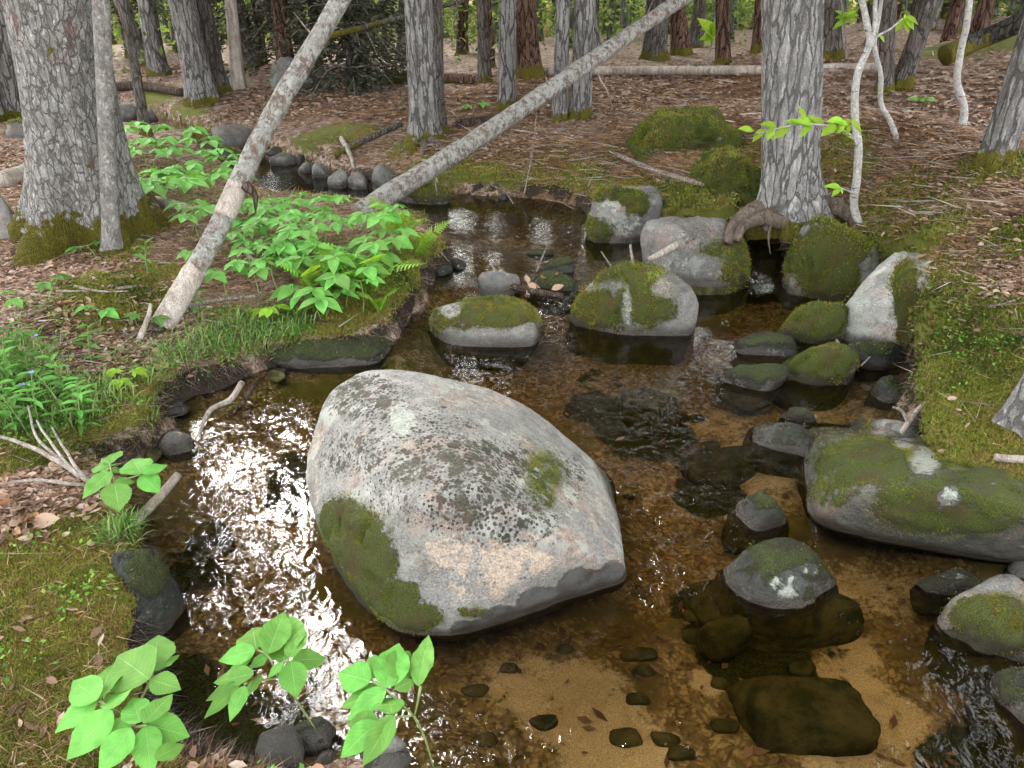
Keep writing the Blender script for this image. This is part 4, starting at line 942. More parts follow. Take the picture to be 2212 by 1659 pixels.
LF['leaf_big'] = [leaf_mesh('leaf', 1., w, 'leaf', 13, 26, .10, d, .018, ruf=.02, seed=i) for i, (w, d) in enumerate([(.58, .06), (.53, .12), (.62, .08), (.56, .18)])]
def put_leaf(parent, b, t, kind, nrm=(0, 0, 1), ws=1., name='leaf'):
    o = bpy.data.objects.new(name, random.choice(LF[kind])); COL.objects.link(o)
    o.parent = parent
    off = Vector(parent.location)
    o.matrix_local = leaf_matrix(Vector(b)-off, Vector(t)-off, nrm, 1., ws)
    return o
def rnrm(s=.45): return (random.gauss(0, s), random.gauss(-.15, s), 1)
def sapling(label, stems, mat, leaves, Y0=None):
    base = ground(*stems[0][0][0][:2])
    t = thing('birch_sapling', base, label, 'sapling')
    for i, (pts, r0, r1) in enumerate(stems):
        P = resample([at_y(x, y, base[1]+dy) for x, y, dy in pts], 40)
        if i == 0: P[0, 2] -= .05
        P = P + np.stack([fbm(P*6+i, 2), fbm(P*6+9, 2), P[:, 0]*0], 1)*.012
        V, F = tube(P-base, np.linspace(r0, r1, 40)*(1+.12*fbm(P*14, 2)), 12)
        add('stem' if i == 0 else 'branch', new_mesh('stem', V, F, M[mat]), t)
    for px, py, dy, tx, ty in leaves:
        b = at_y(px, py, base[1]+dy); e = at_y(tx, ty, base[1]+dy-random.uniform(-.01, .04))
        put_leaf(t, b, e, 'leaf_lime', (random.gauss(0, .3), -.75, .9), random.uniform(.75, .95))
    return t
tw = lambda x: 0.
LV = []
for k in range(9):     # lime spray crossing in front of the silver trunk
    f = k/8; x = 1832-f*205; y = 270+f*14-8*math.sin(f*3)
    LV += [(x, y, -.45+.02*f, x-26-random.uniform(0, 8), y+(26+random.uniform(-6, 8) if k % 2 else -14+random.uniform(-8, 8)))]
    if k % 3 == 0: LV += [(x-8, y, -.45, x-22, y+random.uniform(18, 32))]
LV += [(1738,262,-.45,1730,226),(1760,268,-.45,1716,258),(1770,270,-.45,1750,245),(1836,270,-.4,1828,292),(1822,262,-.45,1790,258),(1838,258,-.4,1808,280),
       (1836,262,-.45,1870,290),(1842,300,-.2,1822,285),(1815,405,-.3,1785,398),(1815,405,-.3,1798,422),(1815,405,-.3,1822,418),(1862,485,-.02,1878,478),(1862,488,-.02,1872,500),
       (1898,75,-.0,1880,70),(1898,75,0,1912,90)]
sapling('white-barked forked sapling with lime leaves rooted at the bank edge', [
  ([(1856,492,0),(1846,430,-.01),(1852,330,-.02),(1848,240,-.02),(1852,160,-.02),(1878,95,-.02),(1872,40,-.02),(1852,-30,-.02)], .026, .016),
  ([(1880,100,-.02),(1885,50,-.03),(1890,-20,-.04)], .016, .010), ([(1852,315,-.02),(1836,292,-.2),(1790,272,-.45),(1720,270,-.45),(1625,292,-.45)], .008, .003), ([(1850,420,-.02),(1832,412,-.2),(1815,405,-.3)], .005, .003),
  ([(1882,90,-.02),(1898,75,0),(1925,60,.05),(1950,40,.1)], .007, .003)], 'bark_birch', LV)
sapling('thin crooked sapling bowing out of the leaf slope beside the forked one', [([(1938,300,0),(1922,262,.0),(1905,225,-.0),(1902,160,0),(1888,100,0),(1900,40,0),(1908,-20,0)], .019, .012)], 'bark_birch', [(1950,40,.1,1935,68),(1950,40,.1,1965,72),(1952,38,.1,1980,62),(1955,36,.1,1990,48),(1952,40,.1,1958,30)])
sapling('crooked white sapling standing alone on the leaf slope', [([(2080,278,0),(2082,235,0),(2068,180,0),(2074,120,0),(2086,60,0),(2094,0,0),(2100,-40,0)], .031, .021)], 'bark_birch', [])
sapling('small leafy sapling beside the red-brown slender trunk', [([(1530,140,0),(1538,90,0),(1545,30,0),(1555,-20,0)], .012, .008), ([(1540,70,0),(1550,60,-.1)], .006, .003)], 'bark_thin',
  [(1540+random.uniform(-4, 14), 75+random.uniform(-30, 15), -.1, 1540+random.uniform(-32, 36), 68+random.uniform(-40, 30)) for _ in range(16)])
sapling('leafy twig sapling peeking from behind the large silver tree', [([(1828,132,0),(1826,80,0),(1822,30,0),(1815,-10,0)], .010, .006)], 'bark_thin',
  [(1828+random.uniform(-6, 6), 34+random.uniform(-10, 15), 0, 1830+random.uniform(-40, 38), 34+random.uniform(-20, 25)) for _ in range(12)])

# the two leaning logs
def log(label, pts, r0, r1, mat, seg=32, n=60, name='fallen_log', cat='log', rough=.09, parts=()):
    P = resample(pts, n); base = P[0].copy()
    rad = np.linspace(r0, r1, n)*(1+.14*fbm(P*5, 3))
    def disp(L, th, R):
        q = np.stack([np.cos(th).ravel()*2+base[0], np.sin(th).ravel()*2, L.ravel()*9], 1)
        return R*rough*fbm(q, 4).reshape(th.shape)
    V, F = tube(P-base, rad, seg, True, disp)
    t = thing(name, base, label, cat); add('trunk', new_mesh('trunk', V, F, M[mat]), t)
    return t, P, base
la = ground(345, 712); lb_ = at_y(735, 0, 4.5); lc = lb_+(lb_-la)*.45
L1, L1P, L1b = log('grey dead tree trunk leaning up from the herb bank with peeled bark', [la-(lb_-la)*.03, la*.72+lb_*.28+np.array([.015, 0, .0]), la*.4+lb_*.6+np.array([-.012, 0, .015]), lb_, lc], .054, .044, 'log_lichen', 40, 90)
i0, i1 = 0, 14
def sleeve(P, r, n, seg=32, name='bare_wood', mat='deadwood', parent=None, base=None, part=None):
    Q = resample(P, n)
    def disp(L, th, R):
        q = np.stack([np.cos(th).ravel()*3, np.sin(th).ravel()*3, L.ravel()*5], 1); return R*.05*fbm(q, 3).reshape(th.shape)
    V, F = tube(Q-base, r, seg, True, disp); add(name, new_mesh(name, V, F, M[mat]), parent)
sleeve(L1P[1:17], np.linspace(.061, .056, 24)*np.concatenate([np.linspace(.98, 1, 20), np.linspace(1., .85, 4)]), 24, parent=L1, base=L1b)
sleeve(L1P[0:4], .066*np.concatenate([[1.15], np.linspace(1.12, 1.0, 10), [.9]]), 12, name='rotten_foot', mat='darkwood', parent=L1, base=L1b)
sleeve(L1P[26:34], .0545*np.concatenate([[.86], np.full(22, 1.), [.86]]), 24, parent=L1, base=L1b)
q = L1P[33]; V, F = tube(resample([q+np.array([.04, -.04, .0]), q+np.array([.085, -.05, -.05]), q+np.array([.075, -.05, -.14])], 10)-L1b, np.linspace(.03, .004, 10), 6); add('bark_flap', new_mesh('bark_flap', V, F, M['darkwood']), L1)
for k, dx, dz in [(52, .12, .05), (60, -.1, .06), (66, .14, .1), (70, -.12, .02)]:
    q = L1P[k]; V, F = tube(resample([q, q+np.array([dx*.5, -.02, dz]), q+np.array([dx, -.03, dz*2.2])], 8)-L1b, np.linspace(.007, .002, 8), 6); add('branch_stub', new_mesh('branch_stub', V, F, M['twig']), L1)
ma = at_z(772, 462, .10); mb = at_y(1475, -4, 8.6); mc_ = mb+(mb-ma)*.3
L2, L2P, L2b = log('long lichen-crusted log slanting from the herb patch up over the far bank', [ma, ma*.7+mb*.3+np.array([0, 0, -.035]), ma*.35+mb*.65+np.array([0, 0, -.02]), mb, mc_], .082, .064, 'log_lichen', 40, 110)
for k, dx, dz in [(18, .02, -.22), (26, .03, .1), (45, -.03, .14), (70, .05, .2), (84, -.08, .16), (96, .1, .15)]:
    q = L2P[k]; V, F = tube(resample([q, q+np.array([dx*.5, -.06, dz*.6]), q+np.array([dx, -.08, dz])], 8)-L2b, np.linspace(.010, .003, 8), 6); add('branch_stub', new_mesh('branch_stub', V, F, M['twig']), L2)
for lbl, pts, r0, r1, mat in [
  ('pale barkless pole lying straight across the far forest floor', [(1180,154,.05),(1350,153,.05),(1600,152,.05),(1905,146,.05)], .058, .050, 'deadwood'),
  ('reddish rotten log lying behind the pair of grey trees', [(815,172,.05),(920,168,.06),(1045,172,.05)], .085, .06, 'bark_red'),
  ('short brown log behind the splay-rooted tree', [(985,268,.04),(1030,262,.04),(1085,258,.04)], .05, .04, 'darkwood'),
  ('mossy fallen log propped at the far slope top', [(2040,120,.15),(2120,85,.25),(2230,40,.4)], .10, .09, 'bark_dark'),
  ('brown log across the far upstream channel', [(235,190,.05),(300,185,.08),(395,200,.05)], .07, .05, 'darkwood'),
  ('grey log lying on the litter behind the massive tree', [(0,392,.05),(60,372,.06),(120,360,.05)], .07, .05, 'deadwood'),
  ('short grey log among the herbs beside the massive tree', [(290,430,.03),(350,438,.04),(400,452,.02)], .045, .035, 'deadwood')]:
    log(lbl, px_path(pts), r0, r1, mat, 16, 24)

# fallen branches, each where it lies
def branch(label, paths, r0, r1, mat='twig', name='fallen_branch', cat='branch', group=None, seg=8):
    base = None; parts = []
    for i, pts in enumerate(paths):
        P = resample(px_path(pts, .01), 18)
        if base is None: base = P[0].copy()
        P = P + .006*np.stack([fbm(P*8+i, 2), fbm(P*8+5, 2), fbm(P*8+9, 2)], 1)
        k = 1. if i == 0 else .6
        parts.append(tube(P-base, np.linspace(r0, r1, 18)*k, seg))
    V, F, _ = merge(parts)
    return add(name, new_mesh(name, V, F, M[mat]), None, base, label, cat, group)
branch('pale curved root dipping from the bank into the side channel', [[(522,828,.06),(498,862,.05),(455,886,.03),(436,920,.01),(428,948,-.02)]], .015, .008, 'deadwood')
branch('dark wet root beside the pale curved one in the side channel', [[(548,832,.05),(522,868,.02),(504,895,-.02)]], .012, .007, 'darkwood')
branch('broken stick with a pale end sticking out over the side channel', [[(282,1132,.02),(330,1090,.05),(388,1026,.10)]], .020, .016, 'deadwood')
branch('bare grey dead shrub stems fanning out of the mossy bank', [[(192,1040,.02),(150,1008,.05),(70,965,.06),(-10,942,.05)], [(192,1040,.03),(112,975,.06),(76,935,.10),(60,878,.14)], [(192,1042,.03),(140,995,.07),(80,908,.13)], [(196,1044,.03),(160,1000,.08),(112,922,.12)], [(190,1050,.02),(90,1036,.05),(-10,1046,.05)]], .013, .006, 'deadwood', name='dead_shrub', cat='shrub')
branch('mossy grey branch leaning against the splay-rooted tree', [[(722,336,.03),(790,302,.08),(866,268,.10)]], .034, .026, 'bark_mid')
branch('straight brown branch sloping across the mossy far bank', [[(1325,330,.06),(1420,370,.04),(1520,398,.03),(1610,418,.02)]], .020, .030, 'twig')
branch('grey branch end lying beside the shaggy stump mound', [[(1428,292,.05),(1500,285,.06),(1605,302,.03)]], .034, .022, 'deadwood')
branch('pale driftwood stick resting on the pinkish granite boulder', [[(1402,562,.20),(1450,536,.26),(1508,500,.28)]], .020, .026, 'deadwood')
branch('thin pale twig arching down over the moss-draped boulder', [[(1685,520,.05),(1745,540,.06),(1800,590,.05),(1822,640,.02)]], .007, .004, 'deadwood')
branch('grey forked driftwood caught in the root-tangled bank', [[(1942,946,.04),(1962,912,.10),(1990,878,.14),(2016,868,.12)], [(1962,912,.10),(1948,888,.14),(1930,880,.16)], [(1990,878,.14),(1995,900,.08),(2003,930,.03)]], .014, .009, 'deadwood')
branch('short white stick on the mossy bank behind the largest mossy boulder', [[(2150,985,.03),(2180,990,.03),(2216,992,.03)]], .014, .016, 'deadwood')
branch('pale stick lying on pink dead leaves near the mossy slope', [[(2035,628,.02),(2110,616,.02),(2200,607,.02)]], .010, .007, 'deadwood')
branch('bleached root curling beside the bright green moss-covered stone', [[(1795,660,.05),(1800,720,.03),(1832,775,.03)],[(1860,790,.05),(1890,762,.08),(1930,752,.07)]], .008, .006, 'deadwood')
branch('brown stick beside the foot of the leaning dead trunk', [[(396,664,.05),(470,648,.05),(565,640,.04)]], .013, .009, 'twig')
branch('upright weathered splinter beside the leaning dead trunk', [[(300,740,.0),(318,690,.10),(325,655,.16)]], .016, .008, 'deadwood')
branch('thin grey twig standing in the upper pool', [[(1372,598,.0),(1366,560,.06),(1362,530,.1)]], .009, .009, 'deadwood')
branch('thin twig bridging the water before the blotchy stone', [[(1300,545,.02),(1318,570,.02),(1335,592,.04)]], .006, .005, 'twig')
branch('driftwood chunk lodged on the stone above the cascade', [[(1075,606,.05),(1130,625,.05),(1215,640,.04)]], .024, .016, 'darkwood')
branch('dark stick poking up beside the driftwood chunk', [[(1160,585,.02),(1170,560,.06),(1178,540,.1)]], .007, .005, 'twig')
branch('long thin bare stick arched over the needle floor', [[(1290,158,.5),(1310,195,.35),(1325,245,.02)]], .009, .007, 'deadwood')
branch('pale thin stems bending from the far mossy bank to the pool', [[(1130,425,.05),(1150,330,.25),(1160,240,.5)], [(1120,410,.03),(1145,340,.2),(1165,270,.4)]], .006, .003, 'twig')
branch('grey twig hanging from the long log into the pool', [[(942,380,.05),(948,410,.05),(948,440,.0)]], .006, .004, 'deadwood')
branch('dead root tangle at the foot of the far mossy bank', [[(1060,400,.05),(1090,415,.03),(1110,440,.0)], [(1180,432,.02),(1215,438,.03),(1240,452,.02)], [(1090,415,.05),(1120,420,.04)]], .010, .006, 'twig')
branch('bent silvery stub standing by the pool below the mossy branch', [[(738,300,.02),(755,330,.05),(765,365,.0)], [(755,330,.05),(745,315,.08)]], .030, .014, 'deadwood')
branch('white stick lying in the herbs below the massive tree', [[(520,535,.05),(545,560,.03),(560,580,.02)]], .012, .008, 'deadwood')
branch('bare sagging dead limb hung between the far trunks', [[(715,78,.9),(850,42,1.),(1005,2,1.1)]], .03, .018, 'bark_mid')
branch('pale rib of wood lying in the needles below the far tree pair', [[(980,300,.02),(1020,315,.02),(1055,322,.02)]], .022, .012, 'deadwood')
for k in range(90):
    if k % 3 == 0: px, py = random.uniform(1900, 2200), random.uniform(160, 660)
    elif k % 3 == 1: px, py = random.uniform(950, 1900), random.uniform(170, 400)
    else: px, py = random.uniform(0, 700), random.uniform(180, 800)
    g = ground(px, py)
    if g[2] < wlevel(g[0], g[1])+.08: continue
    a = random.uniform(-.7, .7); L = random.uniform(40, 130)*(.5+py/900)
    dx, dy = L*math.cos(a), L*.38*math.sin(a)
    branch('loose bare twig lying on the leaf litter', [[(px-dx/2, py-dy/2, .015), (px, py+random.uniform(-6, 6), .02), (px+dx/2, py+dy/2, .015)]], random.uniform(.004, .011), .003, random.choice(['twig', 'deadwood', 'twig', 'darkwood']), 'twig', 'twig', 'twigs on the forest floor', 6)
# ------------------------------------------------------------------ distant woods
fr = np.random.default_rng(5)
farcrown = [crown_mesh((0, 0, 0), 6., 16.5, 1.9, (700, 170, 170)[k], .42, np.random.default_rng(60+k), False, .1) for k in range(3)]
def far_trunk(k, mat):
    r = np.random.default_rng(80+k)
    path = np.array([[0, 0, -.2], [0, 0, 0], [.02, .01, .5], [.05*r.normal(), .05*r.normal(), 2.5], [.12*r.normal(), .1*r.normal(), 6], [.2*r.normal(), .2*r.normal(), 16]])
    P = resample(path, 30); h = np.maximum(P[:, 2], 0)
    V, F = tube(P, .1*(1-.055*h)*(1+.4*np.exp(-h/.2)), 12, True, lambda L, th, R: R*.08*np.cos(3*th+L))
    parts = [(V, F)]
    for j in range(14):                      # dead side twigs low on the trunk
        z = r.uniform(.8, 5); a = r.uniform(0, 6.28); L = r.uniform(.3, .9)
        p0 = np.array([0, 0, z]); p1 = p0+np.array([math.cos(a)*L, math.sin(a)*L, r.uniform(-.2, .15)])
        parts.append(tube(resample([p0, (p0+p1)/2+np.array([0, 0, .05]), p1], 5), np.linspace(.012, .004, 5), 4))
    V, F, _ = merge(parts); return new_mesh('trunk', V, F, M[mat])
fts = [far_trunk(k, m) for k, m in enumerate(['bark_grey', 'bark_mid', 'bark_grey', 'bark_red', 'bark_mid'])]
LBL = {'near': 'slender grey-brown tree standing in the woods beyond the clearing', 'far': 'thin dim tree trunk deep in the distant woods'}
spots = []
while len(spots) < 210:
    dd = 10.5+28*fr.random()**1.1; az = fr.uniform(-40, 40); x, y = dd*math.sin(math.radians(az)), dd*math.cos(math.radians(az))
    if dd < 14 and -2 < az < 40 and fr.random() < .75: continue
    if dd < 13 and fr.random() < .5: continue
    if sdist(np.array([x]), np.array([y]))[0] < .4: continue
    if any((x-a)**2+(y-b)**2 < .3 for a, b, _ in spots): continue
    spots.append((x, y, dd))
for i, (x, y, dd) in enumerate(spots):
    key = 'near' if dd < 20 else 'far'
    z = H1(x, y); s = fr.uniform(.45, 1.25)*(1.25 if dd < 15 else 1)
    t = thing('tree', (x, y, z), LBL[key], 'tree', 'slender trees beyond the clearing' if key == 'near' else 'thin trunks in the distant woods')
    tr = add('trunk', fts[i % 5], t); tr.scale = (s, s, 1); tr.rotation_euler = (fr.normal(0, .05), fr.normal(0, .06), fr.uniform(0, 6.28))
    azd = math.degrees(math.atan2(x, y))
    if -35 < azd < -12 or (2 < azd < 14 and dd < 18): continue
    cr = add('crown', farcrown[0 if dd < 16 else 1+i % 2], t); cr.rotation_euler = (0, 0, fr.uniform(0, 6.28)); cr.scale = (1, 1, fr.uniform(.9, 1.2))

# hemlocks with low grey-green sprays
def conifer(label, px, py, h, rad, seed, z0=.5, at=None):
    r = np.random.default_rng(seed); base = ground(px, py, 0, False) if at is None else at
    t = thing('hemlock_tree', base, label, 'tree')
    P = resample([[0, 0, -.1], [0, 0, .3], [.02, .02, h*.5], [0, 0, h]], 24)
    V, F = tube(P, np.linspace(.10, .02, 24), 12); add('trunk', new_mesh('trunk', V, F, M['bark_dark']), t)
    parts = []; pts = []; dirs = []
    z = z0
    while z < h*.98:
        for j in range(r.integers(3, 6)):
            a = r.uniform(0, 6.28); L = rad*(1-.55*(z/h))*r.uniform(.6, 1.1)
            d = np.array([math.cos(a), math.sin(a), 0])
            p0 = np.array([0, 0, z]); pm = p0+d*L*.5+np.array([0, 0, .04]); p1 = p0+d*L+np.array([0, 0, -.28*L])
            B = resample([p0, pm, p1], 12); parts.append(tube(B[::2], np.linspace(.014, .004, 6), 4))
            for u in np.linspace(.15, 1, 16):
                q = B[int(u*11)]
                for s in range(7):
                    pts.append(q+np.array([r.normal(0, .09), r.normal(0, .09), -r.uniform(0, .16)])); dirs.append(a+r.normal(0, .9))
        z += r.uniform(.10, .22)
    V, F, _ = merge(parts); add('branch', new_mesh('branch', V, F, M['twig']), t)
    C = np.array(pts); a = np.array(dirs); N = len(C)
    d = np.stack([np.cos(a), np.sin(a), r.normal(-.35, .3, N)], 1); d /= np.linalg.norm(d, axis=1)[:, None]
    s = np.cross(d, r.normal(size=(N, 3))); s /= np.linalg.norm(s, axis=1)[:, None]
    L = r.uniform(.06, .15, N)[:, None]; w = r.uniform(.010, .022, N)[:, None]
    V = np.stack([C-d*L*.5, C+s*w, C+d*L*.5, C-s*w], 1).reshape(-1, 3)
    add('crown', new_mesh('crown', V, np.arange(4*N).reshape(-1, 4), M['conifer'], False, dict(tint=np.repeat(np.clip(r.normal(.5, .25, N), 0, 1), 4))), t)
conifer('drooping grey-green hemlock with sprays down to the ground', 765, 195, 7, 1.25, 21, .15)
conifer('second hemlock right behind the drooping one', 690, 150, 8, 1.5, 22, .3)
conifer('hemlock half hidden behind the reddish snag', 570, 140, 8, 1.4, 23, .6)
conifer('young hemlock behind the thick red-brown trunk', 1330, 70, 7, 1.3, 24, .5)
conifer('dark hemlock deep behind the leaning log top', 1500, 50, 8, 1.6, 25, .7)
conifer('hemlock beyond the massive flaky-barked tree', 330, 110, 8, 1.5, 26, .8)
conifer('hemlock sapling at the top of the leaf slope', 2040, 40, 6, 1.5, 27, .4)

# leafy mass of the woods far behind
C = []
r = np.random.default_rng(9)
for k in range(420):
    dd = 13+34*r.random()**.7; az = math.radians(r.uniform(-44, 44)); x, y = dd*math.sin(az), dd*math.cos(az)
    z0 = base_h(np.array([x]), np.array([y]))[0]
    c = np.array([x, y, z0+.15+abs(r.normal(0, 2.0))*(.35+dd/30)])
    n = int(150*r.uniform(.4, 1.4)); C.append(c+r.normal(0, 1, (n, 3))*np.array([.8, .8, .5])*(.5+dd/40))
for k in range(230):
    dd = 12.5+20*r.random(); az = math.radians(r.uniform(-42, 42)); x, y = dd*math.sin(az), dd*math.cos(az)
    z0 = base_h(np.array([x]), np.array([y]))[0]; n = int(90*r.uniform(.4, 1.4))
    if math.degrees(az) > 8 and dd < 16: continue
    C.append(np.array([x, y, z0+r.uniform(.2, 1.1)])+r.normal(0, 1, (n, 3))*np.array([.5, .5, .3]))
C = np.concatenate(C)
sz = .05+.0042*np.hypot(C[:, 0], C[:, 1])
V, F = leaf_cloud(C, len(C), 1., r, .5, .1)
Cc = np.repeat(C, 4, 0); V = Cc+(V-Cc)*np.repeat(sz, 4)[:, None]
add('forest_foliage', new_mesh('forest_foliage', V, F, M['farleaf'], False, dict(tint=np.repeat(np.clip(.5+.5*fbm(C*.5, 2)+r.normal(0, .15, len(C)), 0, 1), 4))), label='bright yellow-green leafy undergrowth of the distant woods', cat='foliage', kind='stuff')
# closing wall of woods at the horizon
C = []
for k in range(720):
    az = math.radians(r.uniform(-60, 60)); dd = r.uniform(46, 60)
    c = np.array([dd*math.sin(az), dd*math.cos(az), r.uniform(-5, 21)]); C.append(c+r.normal(0, 1, (56, 3))*np.array([2., 2., 1.6]))
C = np.concatenate(C); V, F = leaf_cloud(C, len(C), .85, r, .6, .1)
add('forest_edge', new_mesh('forest_edge', V, F, M['farleaf'], False, dict(tint=np.repeat(np.clip(r.normal(.62, .25, len(C)), 0, 1), 4))), label='far-off wall of sunlit woods between the distant trunks', cat='forest', kind='stuff')

# ------------------------------------------------------------------ herbs
def stem_tube(t, pts, r0, r1, mat='stem', name='stem', n=10):
    P = resample(pts, n); V, F = tube(P-np.array(t.location), np.linspace(r0, r1, n), 6); return add(name, new_mesh(name, V, F, M[mat]), t)
def big_plant(label, zpl, leaves, stems, rootpx, off):
    fx = lambda c: (c[0]/3+off[0], c[1]/3+off[1])
    base = ground(*rootpx)
    t = thing('sarsaparilla_plant', base, label, 'plant')
    for (b, e, w) in leaves:
        bx, by = fx(b); ex_, ey = fx(e)
        zb = zpl+random.uniform(-.012, .012); B = at_z(bx, by, zb); E = at_z(ex_, ey, zb-random.uniform(.0, .035))
        put_leaf(t, B, E, 'leaf_big', (random.gauss(0, .14), -.30+random.gauss(0, .12), 1), w*1.1)
    for pts in stems:
        P = [at_z(*fx(c[:2]), zpl-.004-c[2]) if c[2] is not None else base for c in pts]
        stem_tube(t, P, .0030, .0018)
    return t
big_plant('big fresh green five-leaflet plant with three leaf fans at the near bank', .62, [
  ((985,1030),(1020,775),1.0),((1000,1030),(1165,905),.75),((965,1085),(740,915),1.15),((975,1085),(1170,1145),1.1),
  ((640,1210),(725,935),.85),((632,1215),(462,1085),1.15),((628,1222),(340,1405),1.0),((730,1275),(805,1085),.95),((728,1285),(420,1605),1.0),
  ((905,1365),(850,1190),.95),((930,1370),(1115,1165),1.0),((955,1380),(1215,1445),1.2),((850,1395),(625,1470),1.1),((850,1400),(635,1690),1.0),((945,1385),(960,1690),.95),((1000,1600),(1205,1490),.9)],
  [[(985,1030,0),(975,1090,.0),(850,1300,.05),(820,1420,.12),(None,None,None)] if False else [(985,1030,0),(970,1100,.01),(870,1300,.08),(840,1400,.18)],[(635,1215,0),(730,1280,.01),(850,1330,.08),(840,1400,.18)],[(950,1380,0),(850,1400,.02),(845,1410,.10),(840,1400,.18)],[(840,1400,.18),(850,1480,.35),(900,1600,.45)]], (290, 1640), (0, 1106))
big_plant('fresh green leaflet fans on a thin stem arching out over the dark water', .52, [
  ((1660,890),(1625,715),1.05),((1735,920),(1845,625),.72),((1655,895),(1410,960),.95),((1650,905),(1440,1065),.6),((1735,930),(1615,1005),1.1),
  ((1840,970),(1865,640),.75),((1880,950),(1965,730),.6),((1895,965),(2125,940),1.0),((1885,965),(1920,1200),1.1),((1835,975),(1730,1075),.8),
  ((1645,1050),(1370,1095),.7),((1545,1110),(1325,1220),.6),((1545,1125),(1320,1330),.55),((1585,1125),(1485,1345),.75),((1590,1200),(1705,1035),.35)],
  [[(1660,890,0),(1735,930,.0),(1800,1060,.04)],[(1870,955,0),(1835,985,.01),(1800,1060,.04)],[(1585,1115,0),(1660,1100,.02),(1800,1075,.04)],[(1800,1060,.04),(1880,1160,.12),(1960,1280,.24),(2050,1415,.42)]], (690, 1600), (0, 1106))
big_plant('crowded green leaflet plant leaning over sunlit ripples beside the pinkish stone', .55, [
  ((195,1085),(200,895),.95),((190,1098),(-30,1030),1.0),((290,1140),(375,830),.85),((345,1070),(450,885),1.0),((500,1130),(560,765),.42),((350,1150),(480,1080),1.2),
  ((285,1145),(-15,1260),.8),((290,1152),(20,1330),.9),((330,1310),(300,1170),1.1),((245,1350),(30,1380),1.0),((240,1358),(-10,1580),1.05),((340,1315),(135,1645),.75),((335,1320),(400,1205),.5),((345,1330),(260,1560),.5)],
  [[(195,1090,0),(290,1150,.0),(400,1255,.03),(470,1320,.07)],[(515,1130,0),(495,1230,.03),(475,1320,.07)],[(240,1355,0),(360,1330,.03),(470,1320,.07)],[(470,1320,.07),(540,1460,.22),(600,1660,.42)]], (945, 1668), (737, 1106))
big_plant('bright green eight-leaflet sprig hanging over the dark undercut bank', .34, [
  ((712,1350),(745,1230),.85),((706,1362),(585,1375),.95),((715,1365),(620,1430),.6),((722,1360),(800,1330),1.1),((725,1400),(825,1375),1.15),((720,1395),(525,1552),.95),((745,1462),(880,1455),1.2),((742,1470),(770,1645),1.05),
  ((910,1412),(850,1300),1.2),((920,1410),(1088,1345),.95),((915,1418),(1030,1520),1.25)],
  [[(712,1350,0),(722,1400,.0),(740,1470,.01),(700,1520,.06)],[(915,1415,0),(830,1440,.01),(740,1470,.01)],[(740,1470,.01),(640,1500,.1),(560,1480,.18)]], (190, 1050), (0, 553))

LAB_P = ['five-leaflet green herb plant in the dense streamside patch', 'five-leaflet green herb plant upstream behind the massive tree']
def herb(base, h, spread, label, group, fans=3, kind='leaf_patch', nleaf=5, r=random):
    t = thing('sarsaparilla_plant', base, label, 'plant', group)
    top = np.array(base)+np.array([r.gauss(0, .03), r.gauss(0, .03), h])
    stem_tube(t, [base, (np.array(base)+top)/2+np.array([r.gauss(0, .01), r.gauss(0, .01), 0]), top], .0035, .0025, n=6)
    a0 = r.uniform(0, 6.28)
    for f in range(fans):
        a = a0+f*6.28/fans+r.gauss(0, .25); d = np.array([math.cos(a), math.sin(a), 0])
        node = top+d*spread*.55+np.array([0, 0, r.uniform(-.01, .03)])
        stem_tube(t, [top, node], .002, .0015, n=3)
        for j in range(nleaf):
            b = a+(j-(nleaf-1)/2)*1.05+r.gauss(0, .1); L = spread*(.72 if j in (1, 2, 3) else .5)*r.uniform(.85, 1.15)
            e = node+np.array([math.cos(b)*L, math.sin(b)*L, -r.uniform(.0, .3)*L])
            put_leaf(t, node, e, kind, rnrm(.18), r.uniform(.85, 1.1))
    return t
# thick patch on the tongue of bank
P1 = [(520,470),(560,440),(600,430),(650,440),(700,450),(740,470),(780,490),(820,490),(860,500),(620,480),(660,500),(700,520),(750,540),(640,540),(690,570),(720,590),(760,600),(800,560),(560,500),(520,530),(590,560),(840,540),(480,470),(440,480),(620,610),(660,630),(700,640),(780,640),(560,600),(500,610),(470,560),(420,470),(680,470),(730,440),(800,520),(590,470),(560,480),(600,500),(640,520),(680,540),(720,560),(760,570),(700,600),(740,620),(650,585),(610,540),(780,580),(570,540),(530,500),(820,570),(660,470),(710,490)]
for px, py in P1:
    g = ground(px+random.uniform(-8, 8), py+45+random.uniform(-8, 8))
    if g[2] < wlevel(g[0], g[1])+.05: continue
    herb(g, random.uniform(.12, .26), random.uniform(.09, .175), LAB_P[0], 'herbs of the streamside patch')
P2 = [(290,300),(330,290),(300,330),(350,320),(400,300),(430,310),(380,330),(320,350),(310,390),(340,400),(380,380),(420,370),(470,350),(500,360),(460,390),(500,400),(430,410),(390,410),(520,340),(360,440),(410,430)]
for px, py in P2:
    g = ground(px+random.uniform(-10, 10), py+28+random.uniform(-6, 6))
    if g[2] < wlevel(g[0], g[1])+.05: continue
    herb(g, random.uniform(.14, .22), random.uniform(.15, .22), LAB_P[1], 'herbs upstream behind the massive tree')
